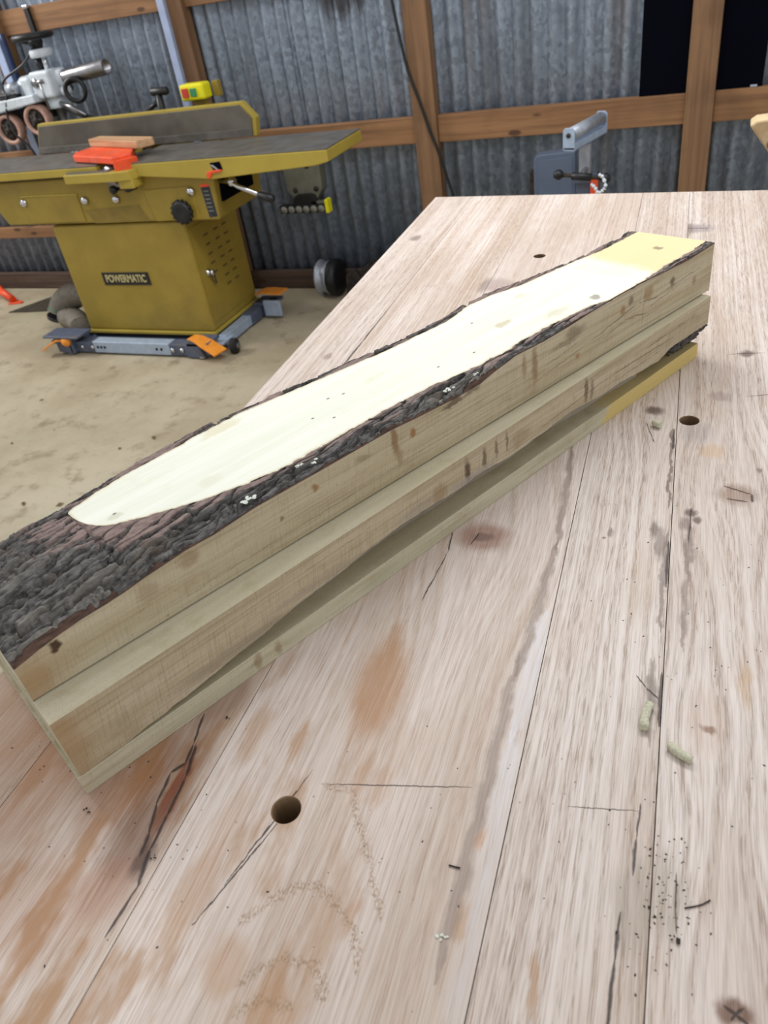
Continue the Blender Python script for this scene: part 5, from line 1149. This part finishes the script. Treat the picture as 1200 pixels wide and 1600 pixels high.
strand('bark_strand', [(0.0471, 0.2379), (0.0420, 0.2338), (0.0340, 0.2300)], 0.0004, M['dark_bits'], 'thin curved dark strand on the bench at the lower right', 'strand')
strand('bark_strand', [(-0.0975, 0.2220), (-0.0940, 0.2218), (-0.0905, 0.2219)], 0.0005, M['dark_bits'], 'short dark strand on the bench beside the whitish streak', 'strand')
lump('paint_fleck', (-0.0905, 0.1815, TH+0.0006), 0.0022, 31, M['lichen'], None, 0.5, 6)
bpy.data.objects['paint_fleck'].rotation_euler.z = TURN
tag(bpy.data.objects['paint_fleck'], 'tiny white fleck on the bench at the bottom middle', 'fleck')
for (x, y, lab, r) in ((-0.3470, 0.1995, 'black crumb of bark below the near corner of the slabs', 0.0022), (-0.2872, 0.2913, 'dark crumb of bark on the bench below the thin board', 0.0016), (-0.2821, 0.1810, 'dark crumb of bark beside the long bark crack', 0.0016), (0.0300, 0.2120, 'dark crumb of bark in the gritty patch at the seam', 0.0026)):
    o = lump('bark_crumb', (x, y, TH+0.0010), r, int(abs(x)*1e4), M['dark_bits'], None, 0.6, 4); o.rotation_euler.z = TURN; tag(o, lab, 'bark crumb')
# sawdust and grit, uncountable
rg = random.Random(5); gb = MB()
def grit(cx, cy, sx, sy, n, r0, r1):
    for k in range(n):
        x, y, r = rg.gauss(cx, sx), rg.gauss(cy, sy), rg.uniform(r0, r1); a = rg.uniform(0, PI); l = rg.uniform(1, 2.4)
        c, s_ = math.cos(a)*r*l, math.sin(a)*r*l; z = TH+0.0002
        gb.add([(x-c, y-s_, z), (x+s_*.5, y-c*.5, z), (x+c, y+s_, z), (x-s_*.5, y+c*.5, z), (x, y, z+r*.8)], [(0,1,4),(1,2,4),(2,3,4),(3,0,4)])
grit(0.022, 0.235, 0.010, 0.022, 110, 0.0002, 0.0006); grit(-0.40, 0.25, 0.04, 0.03, 40, 0.0002, 0.0006); grit(-0.30, 0.18, 0.06, 0.04, 36, 0.0002, 0.0006); grit(0.04, 0.45, 0.04, 0.10, 70, 0.0002, 0.0006); grit(-0.10, 0.25, 0.05, 0.05, 36, 0.0002, 0.0005)
o = gb.build('bench_grit', M['dark_bits'], fix=False); o.rotation_euler.z = TURN
tag(o, 'dark grit and bark crumbs scattered over the bench planks', 'grit', kind='stuff')
lf = MB()
for k in range(26):
    u, v = rg.uniform(-2.6, -0.6), rg.uniform(0.85, 2.1); p = WP(u, v, 0); r = rg.uniform(0.003, 0.010); a = rg.uniform(0, PI); z = 0.002
    c, s_ = math.cos(a)*r*1.8, math.sin(a)*r*1.8
    lf.add([(p.x-c, p.y-s_, z), (p.x+s_*.5, p.y-c*.5, z+r*.3), (p.x+c, p.y+s_, z), (p.x-s_*.5, p.y+c*.5, z+r*.5), (p.x, p.y, z+r*.2)], [(0,1,4),(1,2,4),(2,3,4),(3,0,4)])
tag(lf.build('floor_litter', M['leaf'], fix=False), 'dry leaf bits and chips strewn over the dusty floor', 'litter', kind='stuff')
